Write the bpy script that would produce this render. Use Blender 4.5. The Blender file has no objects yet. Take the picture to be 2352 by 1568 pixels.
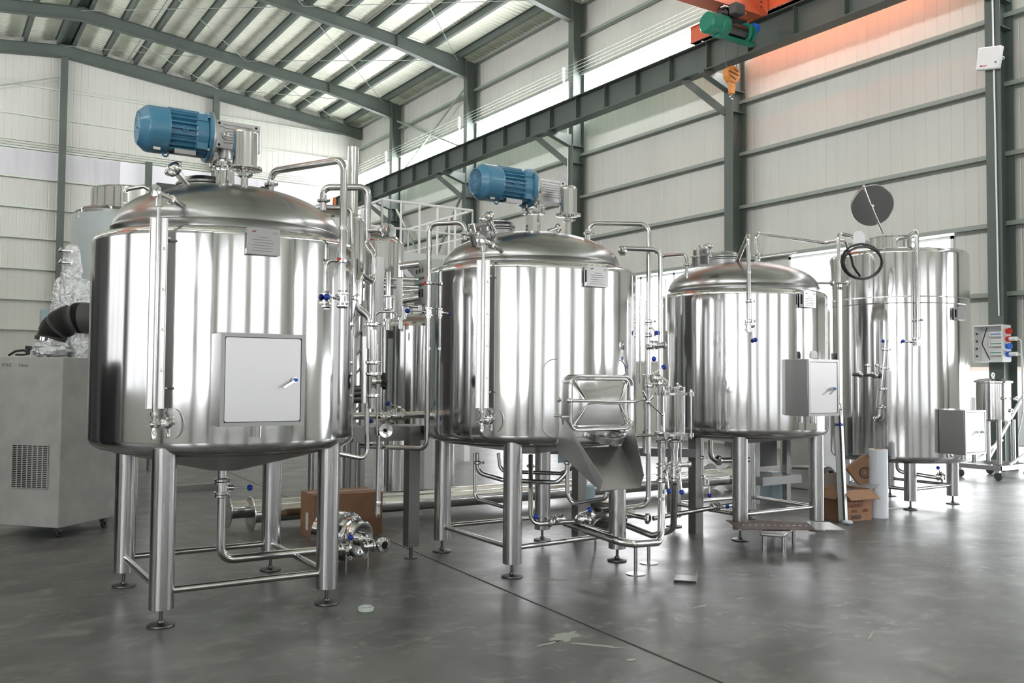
import bpy, math, random
from mathutils import Vector, Matrix
SC = bpy.context.scene
COL = SC.collection
PI = math.pi
# ------------------------------------------------------------------ camera, sky, light, exposure
F, YAW, PIT, ROL, CH = 2091.3, math.radians(33.05), math.radians(2.264), math.radians(0.45), 1.5
_f = Vector((math.sin(YAW)*math.cos(PIT), math.cos(YAW)*math.cos(PIT), math.sin(PIT)))
_r = Vector((math.cos(YAW), -math.sin(YAW), 0)); _u = _r.cross(_f)
_r2 = _r*math.cos(ROL)+_u*math.sin(ROL); _u2 = _r2.cross(_f)
CAM = Vector((0, 0, CH))
cd = bpy.data.cameras.new('camera'); cam = bpy.data.objects.new('camera', cd); COL.objects.link(cam)
cd.sensor_width = 36; cd.lens = F/2352*36; cd.clip_end = 200
m = Matrix((_r2, _u2, -_f)).transposed().to_4x4(); m.translation = CAM; cam.matrix_world = m
SC.camera = cam
SC.view_settings.view_transform = 'Standard'; SC.view_settings.look = 'None'
SC.view_settings.gamma = 1; SC.view_settings.use_curve_mapping = False
SC.view_settings.exposure = 2.6
SC.cycles.use_denoising = True
SC.cycles.max_bounces = 10; SC.cycles.diffuse_bounces = 5; SC.cycles.glossy_bounces = 6
SC.cycles.transparent_max_bounces = 12; SC.cycles.caustics_reflective = False; SC.cycles.caustics_refractive = False
SC.cycles.sample_clamp_indirect = 6
world = bpy.data.worlds.new('sky'); SC.world = world; world.use_nodes = True
world.node_tree.nodes['Background'].inputs[0].default_value = (0.93, 0.97, 1.0, 1)
world.node_tree.nodes['Background'].inputs[1].default_value = 1.6

def ray(x, y): return _r2*((x-1176)/F) - _u2*((y-784)/F) + _f
def onz(x, y, z=0.0): d = ray(x, y); return CAM+d*((z-CH)/d.z)
def onx(x, y, X): d = ray(x, y); return CAM+d*(X/d.x)
def ony(x, y, Y): d = ray(x, y); return CAM+d*(Y/d.y)
def ond(x, y, D): return CAM+ray(x, y)*D
def oncyl(c, x, y, R, far=False):
    d = ray(x, y); a = d.x**2+d.y**2; b = -2*(d.x*c[0]+d.y*c[1]); k = c[0]**2+c[1]**2-R*R
    q = b*b-4*a*k
    s = 0 if q < 0 else math.sqrt(q)
    return CAM+d*((-b+(s if far else -s))/(2*a))
def V(p, py):           # the point straight above/below p seen in pixel row py
    k = -(py-784)/F; w = Vector((p[0], p[1], -CH))
    a = w.dot(_u2)-k*w.dot(_f); b = _u2.z-k*_f.z
    return Vector((p[0], p[1], -a/b))

# ------------------------------------------------------------------ materials
MATS = {}
def mat(name, col, rough=.5, metal=0., bump=None, rvar=None, cvar=None, coat=0, emit=None, trans=0, alpha=1, spec=None):
    m = bpy.data.materials.new(name); m.use_nodes = True; MATS[name] = m
    nt = m.node_tree; N = nt.nodes; L = nt.links; b = N['Principled BSDF']
    b.inputs['Base Color'].default_value = (*col, 1); b.inputs['Roughness'].default_value = rough; b.inputs['Metallic'].default_value = metal
    b.inputs['Coat Weight'].default_value = coat; b.inputs['Transmission Weight'].default_value = trans; b.inputs['Alpha'].default_value = alpha
    if spec is not None: b.inputs['Specular IOR Level'].default_value = spec
    if emit: b.inputs['Emission Color'].default_value = (*emit[0], 1); b.inputs['Emission Strength'].default_value = emit[1]
    geo = None
    def tex(sc, det=3, stretch=(1, 1, 1)):
        nonlocal geo
        if geo is None: geo = N.new('ShaderNodeNewGeometry')
        mp = N.new('ShaderNodeMapping'); mp.inputs['Scale'].default_value = stretch; L.new(geo.outputs['Position'], mp.inputs[0])
        t = N.new('ShaderNodeTexNoise'); t.inputs['Scale'].default_value = sc; t.inputs['Detail'].default_value = det
        L.new(mp.outputs[0], t.inputs['Vector']); return t
    if bump:
        t = tex(bump[0], bump[3] if len(bump) > 3 else 2, bump[2] if len(bump) > 2 else (1, 1, 1)); bp = N.new('ShaderNodeBump'); bp.inputs['Strength'].default_value = 1; bp.inputs['Distance'].default_value = bump[1]
        L.new(t.outputs['Fac'], bp.inputs['Height']); L.new(bp.outputs[0], b.inputs['Normal'])
    if rvar:
        t = tex(rvar[0], 3, rvar[3] if len(rvar) > 3 else (1, 1, 1)); mr = N.new('ShaderNodeMapRange'); mr.inputs['From Min'].default_value = .3; mr.inputs['From Max'].default_value = .7
        mr.inputs['To Min'].default_value = rvar[1]; mr.inputs['To Max'].default_value = rvar[2]
        L.new(t.outputs['Fac'], mr.inputs[0]); L.new(mr.outputs[0], b.inputs['Roughness'])
    if cvar:
        t = tex(cvar[0], 4, cvar[2] if len(cvar) > 2 else (1, 1, 1)); cr = N.new('ShaderNodeValToRGB')
        cr.color_ramp.elements[0].position = .35; cr.color_ramp.elements[1].position = .65
        cr.color_ramp.elements[0].color = (*col, 1); cr.color_ramp.elements[1].color = (*cvar[1], 1)
        L.new(t.outputs['Fac'], cr.inputs[0]); L.new(cr.outputs[0], b.inputs['Base Color'])
    return m
mat('mirror_steel', (.68, .68, .67), .10, 1, bump=(1.4, .010, (1, 1, .35)), rvar=(30, .07, .14, (1, 1, .1)))
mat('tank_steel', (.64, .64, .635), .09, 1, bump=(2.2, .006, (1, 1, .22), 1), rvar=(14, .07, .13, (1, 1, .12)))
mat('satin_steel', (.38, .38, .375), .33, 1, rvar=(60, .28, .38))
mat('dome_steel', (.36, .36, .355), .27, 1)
mat('brushed_steel', (.47, .47, .465), .24, 1, rvar=(60, .18, .3, (1, 1, .05)))
mat('pipe_steel', (.60, .60, .59), .14, 1, rvar=(20, .1, .2))
mat('fitting_steel', (.72, .72, .71), .08, 1)
mat('dark_steel', (.12, .12, .12), .4, 1)
mat('blue_paint', (.065, .215, .335), .28, coat=.3)
mat('cast_aluminium', (.50, .50, .50), .34, .85)
mat('steel_paint', (.10, .125, .108), .5, cvar=(1.2, (.085, .105, .092)))
mat('girt_paint', (.30, .34, .30), .5)
mat('wall_panel', (.61, .622, .565), .45, cvar=(.7, (.565, .575, .525), (1, 1, .3)))
mat('roof_panel', (.90, .94, .80), .5)
mat('white_paint', (.82, .83, .82), .4)
mat('cabinet_paint', (.47, .47, .45), .45, cvar=(6, (.40, .40, .385)))
mat('black_rubber', (.015, .015, .016), .5)
mat('grey_rubber', (.07, .07, .07), .55)
mat('blue_plastic', (.01, .05, .42), .25)
mat('red_plastic', (.6, .03, .02), .3)
mat('blue_socket', (.02, .13, .6), .4)
mat('door_steel', (.74, .74, .74), .34, 1)
mat('chute_steel', (.52, .52, .515), .42, 1)
mat('crane_red', (.74, .16, .07), .45)
mat('crane_green', (.01, .19, .12), .4)
mat('hook_yellow', (.75, .30, .05), .5, cvar=(14, (.6, .2, .04)))
mat('bright_blue', (.01, .12, .6), .4)
mat('cardboard', (.34, .19, .11), .8, cvar=(7, (.29, .16, .09)))
mat('cardboard_inside', (.16, .13, .11), .85)
mat('tape_grey', (.42, .43, .47), .5)
mat('ink', (.06, .05, .05), .7)
mat('ink_red', (.2, .04, .03), .7)
mat('ink_grey', (.22, .22, .21), .7)
mat('rusty_plate', (.085, .04, .03), .6, .3, cvar=(5, (.16, .13, .12)))
mat('film_roll', (.72, .75, .80), .25, bump=(3, .004, (4, 4, .3)))
mat('wrap_film', (.80, .82, .83), .15, .35, bump=(26, .03), rvar=(12, .08, .4))
mat('pale_blue', (.45, .60, .66), .6)
mat('glass', (1, 1, 1), .02, trans=1)
mat('green_print', (.02, .32, .2), .5)
mat('orange_paint', (.75, .2, .03), .5)
mat('dark_void', (.01, .01, .01), .9)
mat('asphalt', (.62, .62, .60), .7)
mat('cream_board', (.70, .68, .62), .6)
mat('covered_film', (.52, .58, .58), .3)
mat('platform_grey', (.66, .68, .67), .45)
mat('panel_grey', (.50, .53, .49), .5)
mat('cap_white', (.55, .60, .55), .5)
mat('joint_dark', (.05, .05, .05), .8)
mat('joint_light', (.26, .26, .24), .8)
mat('stain_pale', (.42, .43, .39), .6)
mat('bright_window', (.9, .95, 1), .5, emit=((.985, .97, 1.0), 5.0))
mat('clear_window', (.9, .95, 1), .5, emit=((.985, .97, 1.0), 1.5))
mat('added_window', (.9, .95, 1), .5, emit=((.985, .97, 1.0), .19))  # faint glow of unseen windows added to brighten the tank reflections
mat('left_strip', (.9, .95, 1), .5, emit=((.985, .97, 1.0), 24.0))
mat('dim_window', (.50, .50, .52), .5, emit=((.95, .97, 1.0), .01), cvar=(1.5, (.58, .58, .60), (3, 1, .2)))
mat('glow_window', (.62, .62, .64), .5, emit=((.95, .97, 1.0), .05))
mat('bright_satin', (.86, .86, .85), .38, .5)
mat('dark_satin', (.26, .26, .255), .38, 1)
mat('gable_girt', (.58, .63, .56), .5)

def concrete():
    m = bpy.data.materials.new('concrete_floor'); m.use_nodes = True; MATS['concrete'] = m
    nt = m.node_tree; N = nt.nodes; L = nt.links; b = N['Principled BSDF']
    g = N.new('ShaderNodeNewGeometry')
    def noise(s, d, dist=0, st=(1, 1, 1)):
        mp = N.new('ShaderNodeMapping'); mp.inputs['Scale'].default_value = st; L.new(g.outputs['Position'], mp.inputs[0])
        t = N.new('ShaderNodeTexNoise'); t.inputs['Scale'].default_value = s; t.inputs['Detail'].default_value = d; t.inputs['Distortion'].default_value = dist
        L.new(mp.outputs[0], t.inputs['Vector']); return t.outputs['Fac']
    def ramp(fac, stops):
        c = N.new('ShaderNodeValToRGB'); e = c.color_ramp.elements
        while len(e) < len(stops): e.new(.5)
        for k, (p, v) in enumerate(stops): e[k].position = p; e[k].color = (*((v,)*3 if isinstance(v, float) else v), 1)
        L.new(fac, c.inputs[0]); return c.outputs[0]
    def mix(a, bb, fac, t='MIX'):
        x = N.new('ShaderNodeMix'); x.data_type = 'RGBA'; x.blend_type = t
        for sock, val in ((x.inputs[0], fac), (x.inputs[6], a), (x.inputs[7], bb)):
            if isinstance(val, float): sock.default_value = val
            elif isinstance(val, tuple): sock.default_value = (*val, 1)
            else: L.new(val, sock)
        return x.outputs[2]
    base = ramp(noise(1.7, 9, .5), [(.3, (.062, .062, .061)), (.7, (.150, .150, .147))])
    pale = ramp(noise(4.5, 10, .6, (.7, 1, 1)), [(.53, 0.0), (.70, .8)])
    spots = mix((0., 0., 0.), ramp(noise(11, 8, .5), [(.56, 0.0), (.68, .8)]), ramp(noise(1.3, 4, .3), [(.45, 0.0), (.6, 1.0)]))
    c = mix(base, (.21, .21, .20), pale)
    c2 = mix(c, (.25, .25, .24), spots)
    fine = ramp(noise(160, 2), [(.3, .88), (.7, 1.1)])
    c3 = mix(c2, fine, 1.0, 'MULTIPLY')
    L.new(c3, b.inputs['Base Color'])
    rg = ramp(noise(2.1, 5, .4), [(.3, .30), (.7, .38)]); L.new(rg, b.inputs['Roughness'])
    b.inputs['Specular IOR Level'].default_value = .55
    bp = N.new('ShaderNodeBump'); bp.inputs['Distance'].default_value = .0005; L.new(noise(5, 3), bp.inputs['Height']); L.new(bp.outputs[0], b.inputs['Normal'])
concrete()

# ------------------------------------------------------------------ mesh builder
BASE = {}
class MB:
    def __init__(s): s.v = []; s.f = []
    def add(s, vs, fs):
        o = len(s.v); s.v += [Vector(v) for v in vs]; s.f += [tuple(i+o for i in f) for f in fs]; return s
    def box(s, c, d, rz=0, M=None):
        c = Vector(c); h = Vector(d)/2
        R = (M if M is not None else Matrix.Rotation(rz, 3, 'Z'))
        vs = [c+R@Vector((x*h.x, y*h.y, z*h.z)) for z in (-1, 1) for y in (-1, 1) for x in (-1, 1)]
        return s.add(vs, [(0, 2, 3, 1), (4, 5, 7, 6), (0, 1, 5, 4), (2, 6, 7, 3), (0, 4, 6, 2), (1, 3, 7, 5)])
    def beam(s, a, b, w, h, up=(0, 0, 1)):        # rectangular bar from a to b, w across, h along 'up'
        a = Vector(a); b = Vector(b); x = (b-a); L = x.length; x.normalize(); y = Vector(up).cross(x)
        if y.length < 1e-4: y = Vector((0, 1, 0)).cross(x)
        y.normalize(); z = x.cross(y)
        return s.box((a+b)/2, (L, w, h), M=Matrix((x, y, z)).transposed())
    def frame(s, ax):
        z = Vector(ax).normalized(); t = Vector((0, 0, 1)) if abs(z.z) < .9 else Vector((1, 0, 0))
        x = t.cross(z).normalized(); return x, z.cross(x), z
    def lathe(s, prof, o=(0, 0, 0), ax=(0, 0, 1), n=48):
        o = Vector(o); x, y, z = s.frame(ax); vs = []; fs = []
        q = [prof[0]]
        for (r0, h0), (r1, h1) in zip(prof[:-1], prof[1:]):       # support rings keep long walls truly straight when shaded smooth
            L = math.hypot(r1-r0, h1-h0)
            if L > .06: t = .004/L; q += [(r0+(r1-r0)*t, h0+(h1-h0)*t), (r1+(r0-r1)*t, h1+(h0-h1)*t)]
            q.append((r1, h1))
        prof = q
        for r, h in prof:
            for k in range(n):
                a = 2*PI*k/n; vs.append(o+z*h+(x*math.cos(a)+y*math.sin(a))*max(r, 1e-5))
        for j in range(len(prof)-1):
            for k in range(n):
                k2 = (k+1) % n; fs.append((j*n+k, j*n+k2, (j+1)*n+k2, (j+1)*n+k))
        fs.append(tuple(reversed(range(n)))); L = (len(prof)-1)*n; fs.append(tuple(range(L, L+n)))
        return s.add(vs, fs)
    def cyl(s, a, b, r, r2=None, n=24):
        a = Vector(a); b = Vector(b); L = (b-a).length
        return s.lathe([(r, 0), (r if r2 is None else r2, L)], a, b-a, n)
    def sphere(s, c, r, n=20, sq=1):
        return s.lathe([(r*math.sin(PI*k/10), -r*sq*math.cos(PI*k/10)) for k in range(11)], c, (0, 0, 1), n)
    def torus(s, c, ax, R, r, n=40, m=10, a0=0, a1=2*PI):
        c = Vector(c); x, y, z = s.frame(ax); full = abs(a1-a0-2*PI) < 1e-6; cnt = n if full else n+1; vs = []; fs = []
        for k in range(cnt):
            a = a0+(a1-a0)*k/n; e = x*math.cos(a)+y*math.sin(a)
            for j in range(m):
                t = 2*PI*j/m; vs.append(c+e*(R+r*math.cos(t))+z*r*math.sin(t))
        for k in range(n):
            k2 = (k+1) % cnt
            for j in range(m): fs.append((k*m+j, k2*m+j, k2*m+(j+1) % m, k*m+(j+1) % m))
        return s.add(vs, fs)
    def tube(s, pts, r, bend=.06, n=14, seg=7, ribs=None):
        P = [Vector(p) for p in pts]; path = [P[0]]
        for i in range(1, len(P)-1):
            a, b, c = P[i-1], P[i], P[i+1]; u = (a-b); w = (c-b); lu, lw = u.length, w.length
            if lu < 1e-6 or lw < 1e-6: continue
            u /= lu; w /= lw; ang = u.angle(w)
            if PI-ang < .02 or bend <= 0: path.append(b); continue
            t = min(bend/math.tan(ang/2) if ang > .05 else bend, lu*.49, lw*.49)
            rad = t*math.tan(ang/2); bis = (u+w).normalized(); cc = b+bis*(rad/math.sin(ang/2))
            s0 = b+u*t-cc; s1 = b+w*t-cc; A = s0.angle(s1, 0)
            for k in range(seg+1):
                q = k/seg; path.append(cc+(s0*math.sin((1-q)*A)+s1*math.sin(q*A))/math.sin(A) if A > 1e-4 else b)
        path.append(P[-1]); q_ = [path[0]]
        for p in path[1:]:
            if (p-q_[-1]).length > 1e-5: q_.append(p)
        path = q_; vs = []; fs = []
        T = (path[1]-path[0]).normalized(); x, y, z = s.frame(T); M = len(path)
        for i, p in enumerate(path):
            tn = (path[min(i+1, M-1)]-path[max(i-1, 0)]).normalized()
            ax = T.cross(tn)
            if ax.length > 1e-7: q = Matrix.Rotation(T.angle(tn), 3, ax.normalized()); x = q@x; y = q@y
            T = tn; rr = r if ribs is None else ribs(i)
            for k in range(n): a = 2*PI*k/n; vs.append(p+(x*math.cos(a)+y*math.sin(a))*rr)
        for i in range(M-1):
            for k in range(n): k2 = (k+1) % n; fs.append((i*n+k, i*n+k2, (i+1)*n+k2, (i+1)*n+k))
        fs.append(tuple(reversed(range(n)))); fs.append(tuple(range((M-1)*n, M*n)))
        return s.add(vs, fs)
    def prism(s, poly, o, u, v, w, t):       # polygon in (u,v) from o, thickness t along w
        o = Vector(o); u = Vector(u); v = Vector(v); w = Vector(w); n = len(poly)
        vs = [o+u*a+v*b for a, b in poly]+[o+u*a+v*b+w*t for a, b in poly]
        return s.add(vs, [tuple(reversed(range(n))), tuple(range(n, 2*n))]+[(i, (i+1) % n, n+(i+1) % n, n+i) for i in range(n)])
    def clamp(s, c, ax, r, t=.016):          # sanitary clamp: two ferrules, band, wing nut
        c = Vector(c); x, y, z = s.frame(ax)
        s.lathe([(r*1.02, -t), (r*1.55, -t*.5), (r*1.72, -t*.45), (r*1.72, t*.45), (r*1.55, t*.5), (r*1.02, t)], c, ax, 20)
        a = c+x*r*1.75; s.box(a, (.02, .02, .018)); s.cyl(a-y*.012, a+y*.04, .004, n=8); s.lathe([(.012, 0), (.012, .006)], a+y*.03, y, 8)
        return s
    def build(s, name, mt, parent=None, label=None, bevel=0, smooth=True):
        me = bpy.data.meshes.new(name); b = BASE.get(parent.name if parent else None, Vector((0, 0, 0)))
        loc = Vector((0, 0, 0))
        if parent is None:
            n = len(s.v); xs = [v.x for v in s.v]; ys = [v.y for v in s.v]; zs = [v.z for v in s.v]
            loc = Vector(((min(xs)+max(xs))/2, (min(ys)+max(ys))/2, min(zs))); b = loc
        me.from_pydata([v-b for v in s.v], [], s.f); me.materials.append(MATS[mt]); me.update()
        import bmesh
        bm = bmesh.new(); bm.from_mesh(me); bmesh.ops.recalc_face_normals(bm, faces=bm.faces); bm.to_mesh(me); bm.free()
        if smooth: me.shade_smooth(); me.set_sharp_from_angle(angle=math.radians(38))
        o = bpy.data.objects.new(name, me); COL.objects.link(o)
        if parent is not None: o.parent = parent; BASE[o.name] = b
        else: o.location = loc; BASE[o.name] = loc
        if label: o['label'] = label
        if bevel:
            bv = o.modifiers.new('bevel', 'BEVEL'); bv.width = bevel; bv.segments = 2; bv.limit_method = 'ANGLE'
        return o
def thing(name, loc, label, cat, group=None):
    o = bpy.data.objects.new(name, None); COL.objects.link(o); o.location = loc; o.empty_display_size = .1
    BASE[o.name] = Vector(loc); o['label'] = label; o['category'] = cat
    if group: o['group'] = group
    return o
def tag(o, label, cat, group=None):
    o['label'] = label; o['category'] = cat
    if group: o['group'] = group
    return o
def struct(o): o['kind'] = 'structure'; return o
def rrect(w, h, r, n=5):
    out = []
    for cx, cy, a0 in ((w/2-r, h/2-r, 0), (-w/2+r, h/2-r, PI/2), (-w/2+r, -h/2+r, PI), (w/2-r, -h/2+r, 3*PI/2)):
        for k in range(n+1): a = a0+PI/2*k/n; out.append((cx+r*math.cos(a), cy+r*math.sin(a)))
    return out
def text(s, size, o, u, v, mt, parent, name='lettering', t=.001, bold=0):
    cu = bpy.data.curves.new('t', 'FONT'); cu.body = s; cu.size = size; cu.extrude = t/2; cu.offset = bold; cu.resolution_u = 2
    tmp = bpy.data.objects.new('t', cu); me = bpy.data.meshes.new_from_object(tmp)
    u = Vector(u).normalized(); v = Vector(v).normalized(); w = u.cross(v)
    b = BASE[parent.name]
    for q in me.vertices: q.co = Vector(o)-b+u*q.co.x+v*q.co.y+w*q.co.z
    me.materials.clear(); me.materials.append(MATS[mt]); ob = bpy.data.objects.new(name, me); COL.objects.link(ob); ob.parent = parent; BASE[ob.name] = b
    bpy.data.objects.remove(tmp); return ob

# ------------------------------------------------------------------ the hall
XR, XL, YF, YN, RX = 15.75, -7.55, 36.3, -13.0, 4.1     # long right wall, left wall, far gable, near gable, ridge
ZE, SL = 12.35, .108                                    # eave height of the sheeting, roof slope
def roofz(x): return 13.62-abs(x-RX)*SL
struct(MB().box((3.7, 11.5, -.1), (27, 50, .2)).build('floor', 'concrete'))
struct(MB().box((23.2, 8, -.12), (12, 24, .2)).build('trim_1', 'asphalt'))
def ribbed(a, b, z0, z1, nrm, pitch=.25, d=.007, gw=.03, zf=None):
    """sheet wall from a to b (xy), with narrow vertical grooves"""
    a = Vector(a); b = Vector(b); L = (b-a).length; u = (b-a)/L; nv = Vector(nrm); pts = []
    t = 0
    while t < L-.001:
        e = min(t+pitch, L); pts += [(t, 0), (max(t, e-gw), 0), (max(t, e-gw*.6), d), (max(t, e-gw*.4), d)]; t = e
    pts.append((L, 0)); vs = []; fs = []
    for t, h in pts:
        p = a+u*t-nv*h; vs += [(p.x, p.y, z0), (p.x, p.y, (zf(p.x) if zf else z1))]
    for i in range(len(pts)-1): fs.append((2*i, 2*i+2, 2*i+3, 2*i+1))
    # thickness behind
    o = len(vs); bk = nv*-.08
    for t in (0, L):
        p = a+u*t+bk; vs += [(p.x, p.y, z0), (p.x, p.y, (zf(p.x) if zf else z1))]
    fs.append((o, o+1, o+3, o+2))
    return vs, fs
def add_rib(mb, *a, **k): mb.add(*ribbed(*a, **k))
# right wall: windows low (z 1.3-4.15) in each bay, strip window z 8.95-10.1, open dock below 1.75 near the cart
COLY = [2.4, 8.4, 14.45, 20.45, 26.4, 32.2]
w = MB()
N_R = (-1, 0, 0)
add_rib(w, (XR, YN, 0), (XR, YF, 0), 10.1, ZE, N_R)
add_rib(w, (XR, YN, 0), (XR, YF, 0), 4.2, 8.9, N_R)
wins = []
LOW = [(-9.9, -6.2), (-3.9, -.2), (9.45, 13.2), (15.5, 19.3), (21.6, 25.2)]
OPEN = [(2.0, 11.2)]
z_lo = 1.9
cur = YN
for a, b in sorted(LOW+OPEN):
    lo = (a, b)
    if a > cur: add_rib(w, (XR, cur, 0), (XR, a, 0), 0, 4.2, N_R)
    if lo in LOW:
        if a < 11.2 < b:                      # above the dock opening as well
            add_rib(w, (XR, 11.2, 0), (XR, b, 0), 0, 2.9, N_R)
        else: add_rib(w, (XR, a, 0), (XR, b, 0), 0, z_lo, N_R)
    else:
        add_rib(w, (XR, a, 0), (XR, 9.45, 0), 1.75, 4.2, N_R); add_rib(w, (XR, 9.45, 0), (XR, b, 0), 1.75, 2.9, N_R)
    cur = max(cur, b)
add_rib(w, (XR, cur, 0), (XR, YF, 0), 0, 4.2, N_R)
struct(w.build('wall_right', 'wall_panel', smooth=False))
k = 1
def window(x, y0, y1, z0, z1, m, along='y', nm=3, n=1):
    global k
    r = bpy.data.objects.new('window_%d' % k, None); COL.objects.link(r); k += 1
    r.location = (x, (y0+y1)/2, z0) if along == 'y' else ((y0+y1)/2, x, z0); BASE[r.name] = Vector(r.location); struct(r)
    def P(t, dd, z): return Vector((x+dd, t, z)) if along == 'y' else Vector((t, x+dd, z))
    s = n
    p = MB(); p.box(P((y0+y1)/2, .04*s, (z0+z1)/2), (.01, y1-y0, z1-z0) if along == 'y' else (y1-y0, .01, z1-z0)); p.build('pane', m, r)
    if nm:
        f = MB()
        for z in (z0+.03, z1-.03): f.beam(P(y0, 0, z), P(y1, 0, z), .06, .06)
        for i in range(nm+1):
            t = y0+.03+(y1-y0-.06)*i/nm; f.beam(P(t, 0, z0), P(t, 0, z1), .06, .06)
        f.build('window_frame', 'white_paint', r)
for a, b in LOW: window(XR, a, b, 2.9 if a == 9.45 else z_lo, 4.15, 'clear_window', nm=3)
window(XR, YN, YF, 8.9, 10.1, 'bright_window', nm=0)
# left wall and near gable (behind the camera); some low windows are added to brighten the steel
w = MB(); N_L = (1, 0, 0)
add_rib(w, (XL, YN, 0), (XL, YF, 0), 10.1, ZE, N_L); add_rib(w, (XL, YN, 0), (XL, YF, 0), 4.2, 8.95, N_L)
LLOW = [(-10, -5.5), (-3.5, 0.5), (3.9, 8.0), (8.9, 13.2), (22, 27)]
cur = YN
for a, b in LLOW:
    add_rib(w, (XL, cur, 0), (XL, a, 0), 0, 4.2, N_L); add_rib(w, (XL, a, 0), (XL, b, 0), 0, 1.2, N_L); cur = b
add_rib(w, (XL, cur, 0), (XL, YF, 0), 0, 4.2, N_L)
struct(w.build('wall_left', 'wall_panel', smooth=False))
for a, b in LLOW: window(XL, a, b, 1.2, 4.15, 'added_window' if a > 3 else 'clear_window', nm=3, n=-1)  # the faintly glowing ones are added to brighten the left tank's reflection
window(XL, YN, YF, 8.955, 10.1, 'bright_window', nm=0, n=-1)
w = MB(); N_N = (0, 1, 0)
NW = [(-6.8, -3.9), (-2.6, 1.2), (2.6, 6.6), (8.0, 12.0)]
cur = XL
for a, b in NW: add_rib(w, (cur, YN, 0), (a, YN, 0), 0, 5.0, N_N); add_rib(w, (a, YN, 0), (b, YN, 0), 0, .4, N_N); cur = b
add_rib(w, (cur, YN, 0), (XR, YN, 0), 0, 5.0, N_N)
add_rib(w, (XL, YN, 0), (XR, YN, 0), 5.0, 0, N_N, zf=roofz)
struct(w.build('wall_near', 'wall_panel', smooth=False))
for a, b in NW: window(YN, a, b, .4, 5.0, 'added_window', 'x', 3, -1)  # unseen windows, added so the tanks mirror broad bright bands
w = MB(); N_F = (0, -1, 0)
add_rib(w, (XL, YF, 0), (XR, YF, 0), 0, 8.5, N_F, gw=.04, pitch=.24); add_rib(w, (XL, YF, 0), (XR, YF, 0), 9.45, 0, N_F, zf=roofz, gw=.04, pitch=.24)
struct(w.build('wall_far', 'wall_panel', smooth=False))
window(YF, XL, 4.0, 8.5, 9.45, 'dim_window', 'x', 0); window(YF, 4.0, 6.1, 8.5, 9.45, 'dim_window', 'x', 0)
window(YF, 6.1, 9.5, 8.5, 9.45, 'glow_window', 'x', 0); window(YF, 9.5, XR, 8.5, 9.45, 'dim_window', 'x', 0)
# roof sheeting, ribs run down the slope
for nm_, x0, x1 in (('ceiling', RX, XR+.1), ('ceiling', RX, XL-.1)):
    mb = MB(); vs = []; fs = []; y = YN; pts = []
    while y < YF:
        pts += [(y, 0), (y+.13, 0), (y+.15, .035), (y+.18, .035)]; y += .2
    pts.append((YF, 0))
    for y, h in pts: vs += [(x0, y, roofz(x0)+h), (x1, y, roofz(x1)+h)]
    for i in range(len(pts)-1): fs.append((2*i, 2*i+1, 2*i+3, 2*i+2))
    o = len(vs); vs += [(x0, YN, roofz(x0)+.12), (x1, YN, roofz(x1)+.12), (x0, YF, roofz(x0)+.12), (x1, YF, roofz(x1)+.12)]
    fs.append((o, o+2, o+3, o+1)); mb.add(vs, fs); struct(mb.build(nm_, 'roof_panel', smooth=False))
ORD = ['first', 'second', 'third', 'fourth', 'fifth', 'sixth', 'seventh', 'eighth', 'ninth', 'tenth', 'eleventh', 'twelfth']
# steel columns along the right wall
def icolumn(mb, x0, x1, y, z0, z1, bf=.26):
    mb.box(((x0+.009), y, (z0+z1)/2), (.018, bf, z1-z0)); mb.box(((x1-.009), y, (z0+z1)/2), (.018, bf, z1-z0)); mb.box(((x0+x1)/2, y, (z0+z1)/2), (x1-x0-.03, .012, z1-z0))
cl = {2.4: None, 8.4: 'dark green steel column at the right edge of the photo, with a white box on it', 14.45: 'dark green steel column below the crane hook',
      20.45: 'dark green steel column rising behind the second mixing tank', 26.4: 'dark green steel column behind the platform railing end, left of the second blue motor',
      32.2: 'farthest dark green steel column before the hall corner'}
for y in COLY:
    c = thing('steel_column', (15.4, y, 0), cl[y] or 'dark green steel column beside the open dock at the right', 'column')
    mb = MB(); icolumn(mb, 15.2, 15.62, y, 0, 8.1)
    mb.build('lower_shaft', 'steel_paint', c); mb = MB(); icolumn(mb, 15.22, 15.62, y, 8.1, 12.2, .24)
    mb.build('upper_shaft', 'steel_paint', c)
    mb = MB(); mb.prism([(0, 0), (-.85, .28), (-.85, .34), (0, .34)], (15.2, y-.09, 8.0), (1, 0, 0), (0, 0, 1), (0, 1, 0), .18); mb.build('crane_bracket', 'steel_paint', c)
    for z in (7.55, 8.03): mb = MB(); mb.box((15.41, y, z), (.38, .25, .02)); mb.build('stiffener', 'steel_paint', c)
    if y == 8.4: continue
    mb = MB(); mb.beam((15.22, y+.1, 7.55), (14.55, y+.75, 8.36), .16, .05, (1, 1, 0)); mb.build('knee_brace', 'steel_paint', c)
for y in (-9.6, -3.6, 2.4, 8.4, 14.45, 20.45, 26.4, 32.2):
    c = MB(); icolumn(c, XL+.13, XL+.55, y, 0, 12.2); tag(c.build('steel_column', 'steel_paint'), 'dark green steel column on the left wall, outside the photo', 'column', 'columns on the left wall')
for y in (-9.6, -3.6):
    c = MB(); icolumn(c, 15.2, 15.62, y, 0, 12.2); tag(c.build('steel_column', 'steel_paint'), 'dark green steel column on the right wall behind the camera', 'column', 'columns behind the camera')
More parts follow.
